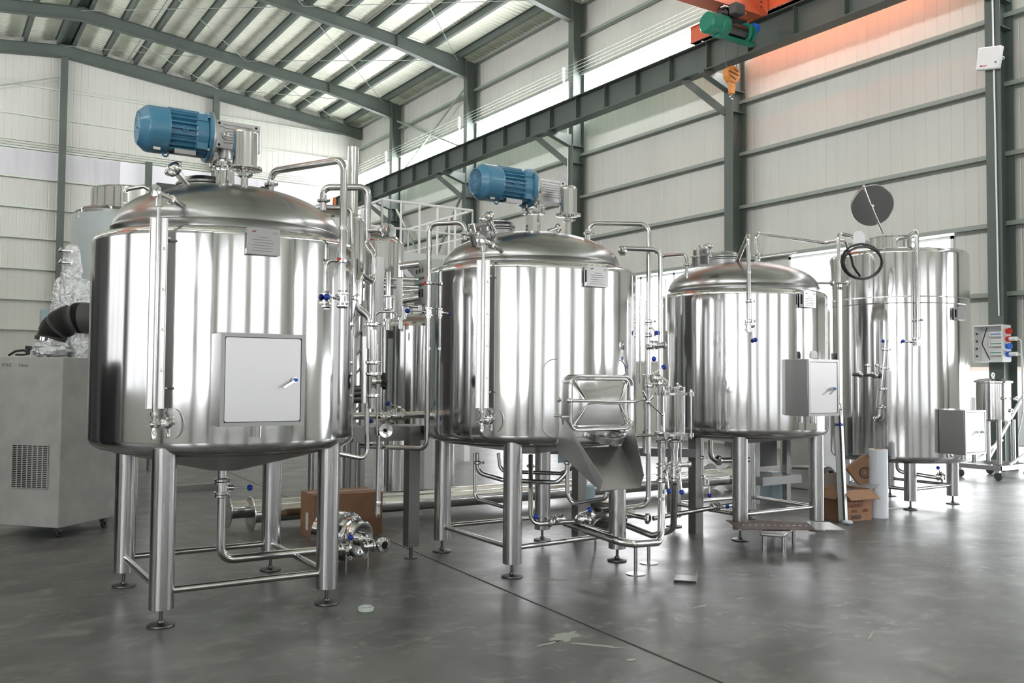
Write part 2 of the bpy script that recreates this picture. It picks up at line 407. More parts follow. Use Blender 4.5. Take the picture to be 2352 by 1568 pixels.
# rafters
def rafter(y, label, d=.46, haunch=True, zt=.2, group=None, w=.2):
    c = thing('roof_rafter', (RX, y, 12.9), label, 'beam', group)
    for s_, x1 in ((1, 15.2), (-1, XL+.55)):
        def top(x): return roofz(x)-zt
        web = [(RX, top(RX)), (x1, top(x1)), (x1, top(x1)-(d+.16 if haunch else d)), (RX+(x1-RX)*.77, top(RX+(x1-RX)*.77)-d*.82), (RX+(x1-RX)*.4, top(RX+(x1-RX)*.4)-d*.78), (RX, top(RX)-d*.9)]
        mb = MB(); mb.prism(web, (0, y-.006, 0), (1, 0, 0), (0, 0, 1), (0, 1, 0), .012); mb.build('web', 'steel_paint', c)
        mb = MB(); mb.beam((RX, y, top(RX)), (x1, y, top(x1)), w, .014); mb.build('top_flange', 'steel_paint', c)
        mb = MB()
        for i in (2, 3, 4): mb.beam((web[i][0], y, web[i][1]), (web[i+1][0], y, web[i+1][1]), w, .014)
        mb.build('bottom_flange', 'steel_paint', c)
        mb = MB()
        x = web[3][0]; mb.box((x, y, top(x)-.18), (.03, w, .36))
        mb.build('splice_plate', 'steel_paint', c)
rl = {14.45: 'dark green roof rafter above the red crane, nearest of those over the tanks', 20.45: 'dark green roof rafter cutting the top edge of the photo, nearest in view', 26.4: 'dark green roof rafter, second from the far gable', 32.2: 'dark green roof rafter next to the far gable, with a deeper end at its column'}
for y in (-9.6, -3.6, 2.4, 8.4, 14.45, 20.45, 26.4, 32.2): rafter(y, rl.get(y, 'dark green roof rafter out of view, %s' % {-9.6: 'farthest behind the camera', -3.6: 'just behind the camera', 2.4: 'nearly overhead of the camera', 8.4: 'over the row of tanks'}.get(y)))
g = MB()
for s_, x1 in ((1, XR-.1), (-1, XL+.1)):
    for dz, hh, ww in ((0, .014, .2), (-.42, .014, .2)): g.beam((RX, 36.1, roofz(RX)-.27+dz), (x1, 36.1, roofz(x1)-.27+dz), ww, hh)
    g.prism([(RX, roofz(RX)-.27), (x1, roofz(x1)-.27), (x1, roofz(x1)-.7), (RX, roofz(RX)-.7)], (0, 36.08, 0), (1, 0, 0), (0, 0, 1), (0, 1, 0), .02)
tag(g.build('gable_rafter', 'steel_paint'), 'dark green roof beam running along the top of the far gable wall', 'beam')
for x, z1, lb in ((RX, 12.9, 'tall dark green post under the ridge on the far gable wall'), (9.5, 12.4, 'dark green gable post hidden behind the first blue motor'), (7.05, 9.5, 'short dark post crossing the bright strip of the far gable'), (-1.3, 12.3, 'dark green gable post left of the photo edge')):
    g = MB(); g.box((x, 36.06, z1/2), (.22, .22, z1)); tag(g.build('gable_post', 'steel_paint'), lb, 'post')
# purlins
for i in range(11):
    x = RX+.25+i*1.06
    for s_ in (1, -1):
        xx = RX+s_*(x-RX)
        if xx < XL: continue
        g = MB(); zz = roofz(xx); g.box((xx, (YN+YF)/2, zz-.11), (.014, YF-YN, .22)); g.box((xx+.045, (YN+YF)/2, zz-.215), (.10, YF-YN, .012)); g.box((xx-.03, (YN+YF)/2, zz-.008), (.07, YF-YN, .01))
        tag(g.build('roof_purlin', 'steel_paint', smooth=False), 'dark roof purlin, %s down from the ridge on the %s slope' % (ORD[i], 'right' if s_ > 0 else 'left'), 'purlin', 'roof purlins')
# girts
def girt(y0, y1, z, lb, wall='r'):
    g = MB()
    if wall == 'r': g.box((15.64, (y0+y1)/2, z), (.2, y1-y0, .05)); g.box((15.55, (y0+y1)/2, z-.02), (.012, y1-y0, .065))
    else: g.box(((y0+y1)/2, 36.23, z), (y1-y0, .13, .04)); g.box(((y0+y1)/2, 36.17, z-.02), (y1-y0, .012, .05))
    tag(g.build('wall_girt', 'girt_paint' if wall == 'r' else 'gable_girt', smooth=False), lb, 'rail', 'wall girts')
for i, z in enumerate((12.2, 11.25, 10.15, 7.83, 6.63, 5.42, 4.22)):
    girt(YN, YF-.1, z, 'long grey-green wall rail on the right wall, %s from the top' % ORD[i])
girt(YN, 2.0, 3.01, 'grey wall rail low on the right wall in front of the dock'); girt(2.0, 9.4, 3.01, 'short pale wall rail beside the tall tank, above the socket box')
for i, z in enumerate((11.74, 10.68, 9.5, 8.45, 7.4, 6.32, 5.23, 4.14, 3.08, 2.0)):
    girt(XL, XR-.2, z, 'horizontal rail across the far gable wall, %s from the top' % ORD[i], 'f')
g = MB(); g.box((RX, (YN+YF)/2, roofz(RX)-.14), (.34, YF-YN, .02)); g.box((RX-.16, (YN+YF)/2, roofz(RX)-.06), (.02, YF-YN, .18)); g.box((RX+.16, (YN+YF)/2, roofz(RX)-.06), (.02, YF-YN, .18))
tag(g.build('ridge_purlin', 'steel_paint', smooth=False), 'wide dark ridge member at the very top of the roof', 'purlin')
for i in range(3):
    g = MB(); g.box(((XL+XR)/2, 36.2, 9.56+i*.09), (XR-XL-.3, .03, .02)); tag(g.build('flashing_strip', 'gable_girt', smooth=False), 'thin horizontal strip just above the bright band of the far gable, %s from the bottom' % ORD[i], 'strip')
# crane runway beam
c = thing('crane_runway_beam', (14.6, 11, 8.36), 'deep dark green crane runway beam running the length of the right wall below the strip window', 'beam')
mb = MB(); mb.box((14.6, 11.5, 8.37), (.32, 49, .025)); mb.build('bottom_flange', 'steel_paint', c)
mb = MB(); mb.box((14.6, 11.5, 8.99), (.34, 49, .025)); mb.build('top_flange', 'steel_paint', c)
mb = MB(); mb.box((14.6, 11.5, 8.68), (.014, 49, .6)); mb.build('web', 'steel_paint', c)
mb = MB()
yy = -12
while yy < 36: mb.box((14.6, yy, 8.68), (.28, .012, .6)); yy += 1.2
mb.build('web_stiffener', 'steel_paint', c)
mb = MB(); mb.box((14.6, 11.5, 9.035), (.06, 49, .07)); mb.build('rail', 'dark_steel', c)
# power rails carried on small brackets beside the strip window
for i in range(4):
    g = MB(); g.cyl((15.05, YN, 9.95+i*.1), (15.05, 36, 9.95+i*.1), .005, n=6)
    tag(g.build('conductor_wire', 'girt_paint', smooth=False), 'thin crane power wire along the strip window, %s of four from the bottom' % ORD[i], 'wire', 'crane power wires')
for i, y in enumerate((8.6, 14.6, 20.6, 26.55, 32.3)):
    g = MB(); g.box((15.08, y, 9.75), (.05, .04, 1.1)); 
    for q in range(4): g.cyl((15.02, y, 9.95+q*.1), (15.12, y, 9.95+q*.1), .03, n=10)
    tag(g.build('insulator_bracket', 'white_paint'), 'white insulator bracket holding the power wires on the %s column from the right edge' % ORD[i], 'bracket')
# wall and roof cross bracing
def rod(a, b, r, lb, m='girt_paint', nm='brace_rod', cat='rod', grp=None):
    g = MB(); g.cyl(a, b, r, n=8); tag(g.build(nm, m, smooth=False), lb, cat, grp)
rod((15.45, 32.1, 11.5), (15.45, 26.5, 9.2), .035, 'diagonal tie rod on the right wall falling toward the strip window from the farthest column', )
rod((15.45, 26.4, 11.6), (15.45, 32.1, 9.2), .035, 'diagonal tie rod on the right wall crossing the other one between the two farthest columns')
rod((RX, 36.0, 12.2), (XL, 36.0, 8.2), .02, 'thin diagonal tie rod on the far gable left of the ridge post')
rod((15.45, 26.5, 8.3), (15.45, 31.9, 2.5), .05, 'dark diagonal strut below the crane beam behind the platform railing')
rod((15.45, 32.1, 8.0), (15.45, 26.6, 2.5), .05, 'second dark strut below the crane beam crossing behind the platform railing')
for i, (xa, xb) in enumerate(((RX, 9.5), (9.5, 14.9))):
    for j, (ya, yb) in enumerate(((32.2, 26.4), (26.4, 32.2), (26.4, 20.45), (20.45, 26.4), (36.0, 32.2), (32.2, 36.0))):
        rod((xa, ya, roofz(xa)-.3), (xb, yb, roofz(xb)-.3), .012, 'thin diagonal roof tie rod, %s from the gable, %s half of slope' % (ORD[5-j], ('upper', 'lower')[i]), grp='roof tie rods')
for x in (6.2, 11.5):
    rod((x, 14, roofz(x)-.15), (x+.01, 36, roofz(x)-.15), .01, 'thin sag rod under the roof sheets, %s the middle of the slope' % ('above' if x < 8 else 'below'), 'steel_paint')
#PART2
# ------------------------------------------------------------------ tanks
T1 = (1.785, 6.36); T2 = (4.34, 6.38); T3 = (6.95, 6.42); T4 = (10.19, 6.86)
def polar(c, az, R, z): a = math.radians(az); return Vector((c[0]+R*math.cos(a), c[1]+R*math.sin(a), z))
def rad(az): a = math.radians(az); return Vector((math.cos(a), math.sin(a), 0))
def dome_z(R, z0, z1, r): return z0+(z1-z0)*math.sqrt(max(0, 1-(r/R)**2))
def vessel(t, c, R, zb, zs, Rd, zl, zd, cone, body='tank_steel', seam=None):
    p = [(0, zb-.001), (R-.13, zb-.001)]
    for k in range(9): a = PI/2*k/8; p.append((R-.07+.07*math.sin(a), zb+.07-.07*math.cos(a)))
    if seam: p += [(R, seam-.02), (R+.004, seam-.015), (R+.004, seam+.015), (R, seam+.02)]
    for k in range(8): a = PI/2*k/7; p.append((R-.055+.055*math.cos(a), zs-.055+.055*math.sin(a)))
    p += [(Rd+.012, zs+.003), (Rd-.02, zs+.004)]
    MB().lathe(p, (c[0], c[1], 0), n=128).build('shell', body, t)
    d = [(Rd-.012, zs), (Rd-.012, zs+.012), (Rd+.002, zl-.012), (Rd+.010, zl-.006), (Rd+.008, zl)]
    for k in range(17):
        a = k/16; r = Rd*math.cos(a*PI/2)**.9 if k else Rd; d.append((r, zl+(zd-zl)*math.sin(a*PI/2)))
    d2 = []
    for k in range(20):          # torispherical: tight knuckle then flat crown
        q = k/19
        r = Rd*(1-q); q_ = math.sin(q*PI/2)**1.0; r = Rd*math.cos(q*PI/2); zz = zl+(zd-zl)*q_; d2.append((r, zz))
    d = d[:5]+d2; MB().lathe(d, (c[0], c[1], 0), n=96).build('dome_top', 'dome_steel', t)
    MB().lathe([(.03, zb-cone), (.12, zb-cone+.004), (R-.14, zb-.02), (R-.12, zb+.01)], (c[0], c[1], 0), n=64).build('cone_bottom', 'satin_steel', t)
def leg(t, p, z1, r=.072, z0=.10, foot=True):
    l = MB().lathe([(r-.004, z0), (r, z0+.003), (r, z1)], (p[0], p[1], 0), n=32).build('leg', 'brushed_steel', t)
    mb = MB(); mb.lathe([(.078, 0), (.08, .004), (.078, .012), (.05, .018), (.022, .022), (.018, .035), (.011, .037), (.011, z0+.03)], (p[0], p[1], 0), n=28)
    f = mb.build('levelling_foot', 'dark_steel', l)
    return l
def brace(t, a, b, z, r=.02): MB().cyl((a[0], a[1], z), (b[0], b[1], z), r, n=16).build('brace', 'pipe_steel', t)
def pipe(t, pts, r, name='pipe', bend=.07, m='pipe_steel', n=16): return MB().tube(pts, r, bend, n).build(name, m, t)
def clampon(t, p, ax, r=.025, name='clamp'): return MB().clamp(p, ax, r).build(name, 'fitting_steel', t)
def valve(t, p, ax, hd, r=.026, L=.05, hl=.13, knob='blue_plastic', drop=None):
    """butterfly valve body on axis ax, lever along hd ending in a ball"""
    p = Vector(p); ax = Vector(ax).normalized(); hd = Vector(hd).normalized()
    mb = MB(); mb.lathe([(r*1.0, -L), (r*1.1, -L), (r*1.1, -L*.7), (r*1.7, -L*.66), (r*1.7, -L*.45), (r*1.25, -L*.4), (r*1.25, L*.4), (r*1.7, L*.45), (r*1.7, L*.66), (r*1.1, L*.7), (r*1.0, L)], p, ax, 20)
    n = hd-ax*hd.dot(ax)
    if n.length < .1: n = ax.cross(Vector((0, 0, 1))) if abs(ax.z) < .9 else Vector((0, -1, 0))
    n.normalize(); mb.cyl(p, p+n*r*2.3, r*.55, n=14)
    v = mb.build('valve_body', 'fitting_steel', t)
    a = p+n*r*2.2; e = a+hd*hl
    MB().cyl(a, e, .0055, n=10).build('lever', 'fitting_steel', v); MB().sphere(e+hd*.012, .021).build('lever_knob', knob, v)
    return v
def nameplate(t, c, az, R, z, w=.2, h=.155, dep=.035):
    a = rad(-90); o = polar(c, az, R+dep, z); o = Vector((o.x, c[1]-R-dep, z))
    mb = MB(); mb.box((o.x, o.y, z), (w, .004, h)); mb.box((o.x-w/2+.002, o.y+dep/2, z+.0), (.004, dep, h*.96)); mb.box((o.x+w/2-.002, o.y+dep/2+.01, z), (.004, dep+.02, h*.96)); mb.box((o.x, o.y+dep/2, z-h/2+.002), (w, dep, .004))
    p = mb.build('name_plate', 'satin_steel', t)
    f = o+Vector((0, -.003, 0))
    tr = MB().prism([(0, 0), (.035, .008), (.02, -.006)], f+Vector((-w*.38, 0, h*.36)), (1, 0, 0), (0, 0, 1), (0, -1, 0), .001); tr.build('emblem', 'ink_red', p)
    text('CE', .02, f+Vector((w*.28, 0, h*.30)), (1, 0, 0), (0, 0, 1), 'ink_grey', p)
    mb = MB()
    for k in range(6): mb.box((f.x-.01*(k % 2), f.y, z+h*.16-k*h*.105), (w*(.62 if k else .3), .001, .003))
    mb.build('print_line', 'ink_grey', p)
    mb = MB(); mb.box((o.x-w/2+.0, o.y+dep*.5, z+.0), (.002, dep*.45, h*.6)); mb.build('side_slot', 'dark_void', p)
def gauge(t, c, R, az, z0, z1, w=.10):
    n = rad(az+19); u = Vector((-n.y, n.x, 0)); g0 = polar(c, az, R+.08, 0)
    mb = MB(); M = Matrix((u, n, Vector((0, 0, 1)))).transposed()
    mb.box(g0-n*.012+Vector((0, 0, (z0+z1)/2)), (w, .003, z1-z0), M=M)
    for s in (-1, 1): mb.box(g0+u*s*(w/2-.0015)-n*.006+Vector((0, 0, (z0+z1)/2)), (.003, .014, z1-z0), M=M); mb.box(g0+u*s*.03-n*.004+Vector((0, 0, (z0+z1)/2)), (.028, .004, z1-z0), M=M)
    p = mb.build('gauge_plate', 'bright_satin', t)
    MB().cyl(g0+n*.014+Vector((0, 0, z0-.06)), g0+n*.014+Vector((0, 0, z1+.07)), .011, n=16).build('gauge_tube', 'pipe_steel', p)
    mb = MB(); z = z0+.22
    while z < z1-.03: mb.box(g0+u*.036-n*.001+Vector((0, 0, z)), (.022, .0015, .0022), M=M); z += .24
    mb.build('scale_mark', 'ink_grey', p)
    z = z0+.223; i = 1
    while z < z1-.05: text('%d' % (i*2), .018, g0+u*.027+n*.0+Vector((0, 0, z)), u, (0, 0, 1), 'ink', p, 'scale_number'); z += .24; i += 1
    mb = MB()
    for z in (z0+.12, z1-.12): mb.cyl(polar(c, az, R-.01, z), g0-n*.01+Vector((0, 0, z)), .008, n=8); mb.sphere(g0+u*(w/2+.008)-n*.01+Vector((0, 0, z)), .009, 10)
    mb.build('gauge_bracket', 'fitting_steel', p)
    # top cock
    tp = g0+n*.014+Vector((0, 0, z1+.09))
    mb = MB(); mb.lathe([(.016, -.03), (.022, -.028), (.022, .02), (.015, .022), (.015, .05)], tp, (0, 0, 1), 16); mb.cyl(tp+Vector((0, 0, .055)), tp+Vector((0, 0, .055))+n*.03, .011, n=12)
    q = tp+Vector((0, 0, .055)); mb.cyl(q, polar(c, az+3, R-.14, z1+.105), .017, n=14); mb.clamp(q+(polar(c, az+3, R-.14, z1+.105)-q)*.5, polar(c, az+3, R-.14, z1+.105)-q, .017)
    v = mb.build('gauge_top_cock', 'fitting_steel', t)
    mb = MB(); mb.lathe([(.006, 0), (.006, .03), (.036, .034), (.038, .04), (.036, .046), (.002, .052)], q+n*.028-u*.004, n+u*-.2, 24); mb.build('round_knob', 'fitting_steel', v)
    # recessed dish and bottom cock
    b = polar(c, az+2.5, R-.004, z0-.09); nn = rad(az+2.5)
    mb = MB(); mb.lathe([(.104, -.03), (.106, .001), (.100, .003), (.095, .001), (.03, -.010), (.002, -.010)], b, nn, 40); d = mb.build('sample_dish', 'satin_steel', t)
    bp_ = g0+n*.014+Vector((0, 0, z0-.09))
    mb = MB(); mb.lathe([(.014, -.09), (.015, -.05), (.012, -.045), (.012, -.02), (.02, -.016), (.02, .02), (.013, .024), (.014, .05), (.022, .052), (.022, .07)], bp_, (0, 0, 1), 16); mb.cyl(bp_, b-nn*.0, .018, n=14); mb.clamp((bp_+b)/2, nn, .02)
    v = mb.build('sample_cock', 'fitting_steel', t)
    mb = MB(); mb.cyl(bp_, bp_+n*.04, .009, n=10); e = bp_+n*.045
    for s in (-1, 1): mb.beam(e, e+u*s*.035+Vector((0, 0, s*.012)), .018, .006)
    mb.sphere(e, .014, 12); mb.build('butterfly_handle', 'fitting_steel', v)
def cabinet(t, x0, x1, z0, z1, yf, yb, hx, hz_, stub=True, door='chute_steel'):
    mb = MB(); d = .012; mb.box(((x0+x1)/2, (yf+yb)/2, (z0+z1)/2), (x1-x0, yb-yf, z1-z0)); k = mb.build('control_cabinet', 'satin_steel', t, bevel=.004)
    r = .028; w = x1-x0-2*r-.0; h = z1-z0-2*r
    mb = MB()
    for a, b in (((x0, z0), (x1, z0)), ((x1, z0), (x1, z1)), ((x1, z1), (x0, z1)), ((x0, z1), (x0, z0))):
        cx, cz = (a[0]+b[0])/2, (a[1]+b[1])/2
        if a[1] == b[1]: mb.box((cx, yf-.006, cz+(.012 if a[1] == z0 else -.012)), (x1-x0, .014, .024))
        else: mb.box((cx+(.012 if a[0] == x0 else -.012), yf-.006, cz), (.024, .014, z1-z0-.048))
    mb.build('door_frame', 'satin_steel', k)
    mb = MB(); mb.prism([(a, b) for a, b in rrect(w, h, .012)], ((x0+x1)/2, yf-.004, (z0+z1)/2), (1, 0, 0), (0, 0, 1), (0, -1, 0), .006); mb.build('cabinet_door', door, k)
    MB().prism([(a, b) for a, b in rrect(w+.012, h+.012, .014)], ((x0+x1)/2, yf+.001, (z0+z1)/2), (1, 0, 0), (0, 0, 1), (0, -1, 0), .003).build('door_gap', 'black_rubber', k)
    mb = MB(); o = Vector((hx, yf-.022, hz_)); mb.cyl(o, o+Vector((0, -.02, 0)), .017, n=20); mb.beam(o+Vector((0, -.024, 0)), o+Vector((-.075, -.03, -.045)), .012, .012, (0, -1, 0)); mb.build('door_lock', 'fitting_steel', k)
    MB().cyl(o+Vector((0, -.02, 0)), o+Vector((0, -.034, 0)), .011, n=16).build('lock_insert', 'bright_blue', k)
    if stub: MB().cyl(((x0+x1)/2, (yf+yb)/2-.01, z0), ((x0+x1)/2, (yf+yb)/2-.01, z0-.07), .032, n=24).build('cable_gland', 'fitting_steel', k)
    mb = MB(); mb.prism([(-.08, 0), (.12, 0), (.02, -.07)], ((x0+x1)/2+.02, yb-.03, z0), (1, 0, 0), (0, 0, 1), (0, 1, 0), .03); mb.build('cabinet_bracket', 'satin_steel', k)
def motor(t, hub, xa, xb, zc, r, label):
    """blue geared motor lying along X, fan end at xa, flange at xb; hub = xy of the drive column"""
    y = hub[1]; L = xb-xa
    mb = MB(); f0 = xa+L*.34
    # finned body
    n = 24; pr = []
    ax = Vector((1, 0, 0))
    mb.lathe([(r*.80, f0-.01), (r*.80, xb-.08)], (0, y, zc), ax, 40)
    for k in range(n):
        a = 2*PI*k/n
        if abs(math.sin(a)) > .93 and math.sin(a) < 0: continue
        c_ = Vector((0, math.cos(a), math.sin(a)))
        mb.beam(Vector((f0, y, zc))+c_*r*.86, Vector((xb-.1, y, zc))+c_*r*.86, .008, r*.24, c_)
    mb.lathe([(r*.9, xb-.11), (r*.95, xb-.10), (r*.95, xb-.03), (r*.9, xb-.025), (r*1.1, xb-.02), (r*1.12, xb-.002), (r*1.1, xb)], (0, y, zc), ax, 48)
    for s in (-1, 1):
        for v in (-1, 1): mb.box((xb-.07, y+s*r*.72, zc+v*r*.62), (.07, .045, .045))
    mb.box(((f0+xb)/2-.02, y+.02, zc+r*.88), (L*.45, .09, .045))
    b = mb.build('agitator_motor', 'blue_paint', t, label=label)
    q = [(.001, xa+.02), (r*.62, xa+.02), (r*.64, xa+.004), (r*.70, xa), (r*.97, xa+.05), (r*1.0, xa+.07), (r*1.0, f0+.02), (r*.98, f0+.03), (r*.8, f0+.03)]
    MB().lathe(q, (0, y, zc), ax, 48).build('fan_cover', 'blue_paint', b)
    mb = MB()
    for k in range(5): mb.torus((xa+.004, y, zc), ax, r*(.12+.11*k), .0035, 32, 6)
    for k in range(12): a = PI*k/12; d = Vector((0, math.cos(a), math.sin(a)))*r*.62; mb.cyl(Vector((xa+.004, y, zc))-d, Vector((xa+.004, y, zc))+d, .0025, n=6)
    mb.sphere((xa+.002, y, zc), .012, 12); mb.build('fan_grille', 'blue_paint', b)
    MB().lathe([(.001, xa+.018), (r*.6, xa+.018), (r*.6, xa+.0185), (.001, xa+.0185)], (0, y, zc), ax, 32).build('grille_recess', 'dark_void', b)
    mb = MB(); mb.torus((f0+.02, y-.02, zc-r*1.0), (0, 1, 0), .02, .006, 16, 8); mb.build('lifting_eye', 'blue_paint', b)
    MB().torus(((f0+xb)/2-.03, y-r*.93, zc), (0, 1, 0), .016, .005, 20, 8).build('side_eye', 'blue_paint', b)
    MB().box(((f0+xb)/2-.02, y-r*.45, zc-r*.92), (L*.3, .05, .03)).build('rating_plate', 'satin_steel', b)
    mb = MB(); mb.box((xa+L*.24, y-r*.5, zc-r*.87), (.045, .005, .03)); mb.build('small_plate', 'fitting_steel', b)
    for v in (-1, 1):
        MB().lathe([(.011, 0), (.011, .012), (.006, .013), (.006, .03)], (xb-.03, y-r*.72, zc+v*r*.72), (0, -1, .2*v), 8).build('flange_bolt', 'fitting_steel', b)
    MB().lathe([(r*1.1, xb), (r*1.12, xb+.004), (r*1.12, xb+.016), (r*1.0, xb+.02), (r*.6, xb+.03)], (0, y, zc), ax, 48).build('motor_flange', 'cast_aluminium', b)
def gearbox(t, hub, xb, xe, zc, zf, h=.19, label=None):
    y = hub[1]; mb = MB(); w = .13; x0 = xb+.025
    mb.box(((x0+xe)/2, y, zc), (xe-x0, w, h-.05))
    for s in (-1, 1):
        mb.box(((x0+xe)/2, y, zc+s*(h/2-.012)), (xe-x0, w+.012, .024))
        for k in (-1, 1): mb.box(((x0+xe)/2+k*((xe-x0)/2-.03), y, zc+s*(h/2-.022)), (.055, w+.018, .04))
    for k in range(6): mb.box(((x0+xe)/2+.02, y, zc-.05+k*.02), ((xe-x0)*.72, w+.022, .007))
    mb.box((x0+.012, y, zc), (.024, w+.02, h-.03)); mb.cyl((x0+.075, y-w/2-.012, zc), (x0+.075, y, zc), .026, n=20)
    g = mb.build('gearbox', 'cast_aluminium', t, label=label)
    mb = MB(); mb.torus((x0+.075, y-w/2-.014, zc), (0, 1, 0), .014, .005, 20, 8); mb.build('oil_sight', 'fitting_steel', g)
    for k in (-1, 1):
        for s in (-1, 1): MB().cyl(((x0+xe)/2+k*((xe-x0)/2-.03), y-w/2-.011, zc+s*(h/2-.02)), ((x0+xe)/2+k*((xe-x0)/2-.03), y-w/2, zc+s*(h/2-.02)), .009, n=12).build('bolt_hole', 'dark_void', g)
    # output spool
    mb = MB(); mb.lathe([(.05, 0), (.07, .0), (.072, .02), (.055, .03), (.052, zc-h/2-zf)], (hub[0], y, zf), (0, 0, 1), 28)
    mb.build('output_spool', 'cast_aluminium', g)
def seat(t, hub, zf, zd, R=.105):
    mb = MB(); mb.lathe([(.075, zd-.08), (.066, zd-.0), (.066, zf-.05), (.07, zf-.035), (R, zf-.03), (R, zf-.018), (R-.002, zf-.016), (R, zf-.014), (R, zf)], (hub[0], hub[1], 0), (0, 0, 1), 40)
    s_ = mb.build('agitator_seat', 'fitting_steel', t)
    for k in range(6):
        a = PI/3*k+.3; p = Vector((hub[0]+math.cos(a)*(R-.016), hub[1]+math.sin(a)*(R-.016), zf-.04)); MB().lathe([(.008, 0), (.008, .05), (.014, .052), (.014, .062), (.006, .064), (.006, .075)], p, (0, 0, 1), 8).build('flange_bolt', 'fitting_steel', s_)
def breather(t, p, z0, zc, h, r):
    mb = MB(); mb.lathe([(.024, z0), (.024, zc-.06)], (p[0], p[1], 0), (0, 0, 1), 20); mb.clamp((p[0], p[1], zc-.045), (0, 0, 1), .026)
    mb.lathe([(.02, zc-.03), (.03, zc-.02), (r*1.15, zc-.012), (r*1.42, zc-.006), (r*1.42, zc+.008), (r*1.1, zc+.012)], (p[0], p[1], 0), (0, 0, 1), 36)
    b = mb.build('vent_stack', 'fitting_steel', t)
    mb = MB(); q = [(r, zc+.012), (r, zc+h-.03)]
    for k in range(7): a = PI/2*k/6; q.append((r-.03+.03*math.cos(a), zc+h-.03+.03*math.sin(a)))
    q.append((.001, zc+h+.003)); mb.lathe(q, (p[0], p[1], 0), (0, 0, 1), 36); mb.build('vent_hood', 'mirror_steel', b)
def manhole(t, c, az, rr, z, R=.14, tilt=.22):
    """round top manway on the dome, tilted outwards, with a hand knob on a swing bolt"""
    o = polar(c, az, rr, z); n = (Vector((0, 0, 1))+rad(az)*tilt).normalized()
    mb = MB(); mb.lathe([(R, -.06), (R, .045), (R+.014, .05), (R+.014, .06), (R, .062)], o, n, 40); k = mb.build('manway_neck', 'satin_steel', t)
    mb = MB(); mb.lathe([(R+.012, .064), (R+.018, .068), (R+.018, .082), (R+.004, .088), (R-.005, .112), (R-.05, .125), (.001, .128)], o, n, 40); l = mb.build('manway_lid', 'dome_steel', k)
    MB().torus(o+n*.063, n, R+.008, .006, 40, 8).build('lid_gasket', 'black_rubber', k)
    return o, n
def knob(t, base, tip, s=1.):
    base = Vector(base); tip = Vector(tip); n = (tip-base).normalized(); mb = MB(); mb.cyl(base, tip, .009*s, n=12); mb.lathe([(.014*s, -.03*s), (.014*s, 0)], tip, n, 12); b = mb.build('swing_bolt', 'fitting_steel', t)
    mb = MB(); o = tip; x, y, z = mb.frame(n)
    mb.lathe([(.012*s, 0), (.022*s, .006*s), (.030*s, .02*s), (.028*s, .034*s), (.016*s, .042*s), (.001, .044*s)], o, n, 20)
    for k in range(5): a = 2*PI*k/5; mb.sphere(o+n*.022*s+(x*math.cos(a)+y*math.sin(a))*.024*s, .015*s, 12)
    mb.build('hand_knob', 'fitting_steel', b)

UP = Vector((0, 0, 1)); MX = Vector((1, 0, 0)); MY = Vector((0, 1, 0))
# ---- tank one (left)
c = T1; R = .872
t1 = thing('mixing_tank', (c[0], c[1], 0), 'largest steel mixing tank at left, with a blue motor and a square cabinet door', 'tank')
vessel(t1, c, R, 1.02, 2.41, .755, 2.475, 2.80, .17, seam=None)
L1 = [(1.24, 5.755), (2.255, 5.755), (2.335, 6.965), (1.28, 6.965)]
L1 = [(1.255, 5.757), (2.3, 5.757), (2.32, 6.965), (1.26, 6.965)]
for p in L1: leg(t1, p, 1.06)
for a, b in ((0, 1), (1, 2), (2, 3), (3, 0)): brace(t1, L1[a], L1[b], .205, .022)
gauge(t1, c, R, -130.5, 1.30, 2.43)
cabinet(t1, 1.465, 1.975, 1.20, 1.75, 5.36, 5.60, 1.905, 1.475, door='door_steel')
nameplate(t1, c, -93, R, 2.315, .205, .16)
HX1 = 1.745
motor(t1, (HX1, 6.36), 1.165, 1.625, 3.137, .156, 'bright blue finned motor')
gearbox(t1, (HX1, 6.36), 1.625, 1.965, 3.155, 2.965, .19)
seat(t1, (HX1, 6.36), 2.965, 2.80)
# small vent with mirror hood in front of the gearbox
pv = ony(562, 395, 6.05); breather(t1, (pv.x, pv.y), 2.74, V(pv, 388).z, .265, .081)
o, n = manhole(t1, c, 118, .27, 2.77, .165, .06)
kb = ony(408, 398, 6.25); knob(t1, ony(438, 432, 6.3), kb, 1.75)
mb = MB(); a = ony(362, 430, 6.2); mb.box(a+Vector((.05, 0, .005)), (.12, .05, .045)); mb.cyl(a+Vector((.1, 0, -.03)), ony(440, 440, 6.3), .012); mb.build('lid_hinge', 'dark_steel', t1, bevel=.008)
# inlet pipe from the dome to the front right
pa = ony(621, 440, 6.2); pa.z = 2.70; zt = V(pa, 394).z
pe = oncyl(c, 787, 600, R+.07)
pipe(t1, [pa, (pa.x, pa.y, zt), (pe.x, pe.y, zt), (pe.x, pe.y, V(pe, 672).z)], .024, bend=.075)
clampon(t1, V(pa, 424), UP, .025); 
mb = MB(); q = V(pa, 428); mb.cyl(q, q+Vector((-.09, -.02, -.045)), .014, n=12); mb.cyl(q+Vector((-.05, -.01, -.025)), q+Vector((-.1, -.02, -.05)), .02, n=8); mb.build('spray_nozzle', 'dark_steel', t1)
MB().lathe([(.03, -.012), (.03, .012)], V(pe, 525), UP, 20).build('weld_sleeve', 'pipe_steel', t1)
q = V(pe, 600); clampon(t1, q, UP, .018); w_ = polar(c, -62, R-.01, q.z-.09); pipe(t1, [q+Vector((-.02, 0, .005)), q+Vector((-.1, .02, 0)), w_], .012, 'pipe_holder', .04)
MB().box(q+Vector((-.03, -.012, .01)), (.02, .012, .02)).build('cap_plug', 'red_plastic', t1)
q = V(pe, 684); valve(t1, q, UP, (-1, -.1, 0), .026, .05, .04)
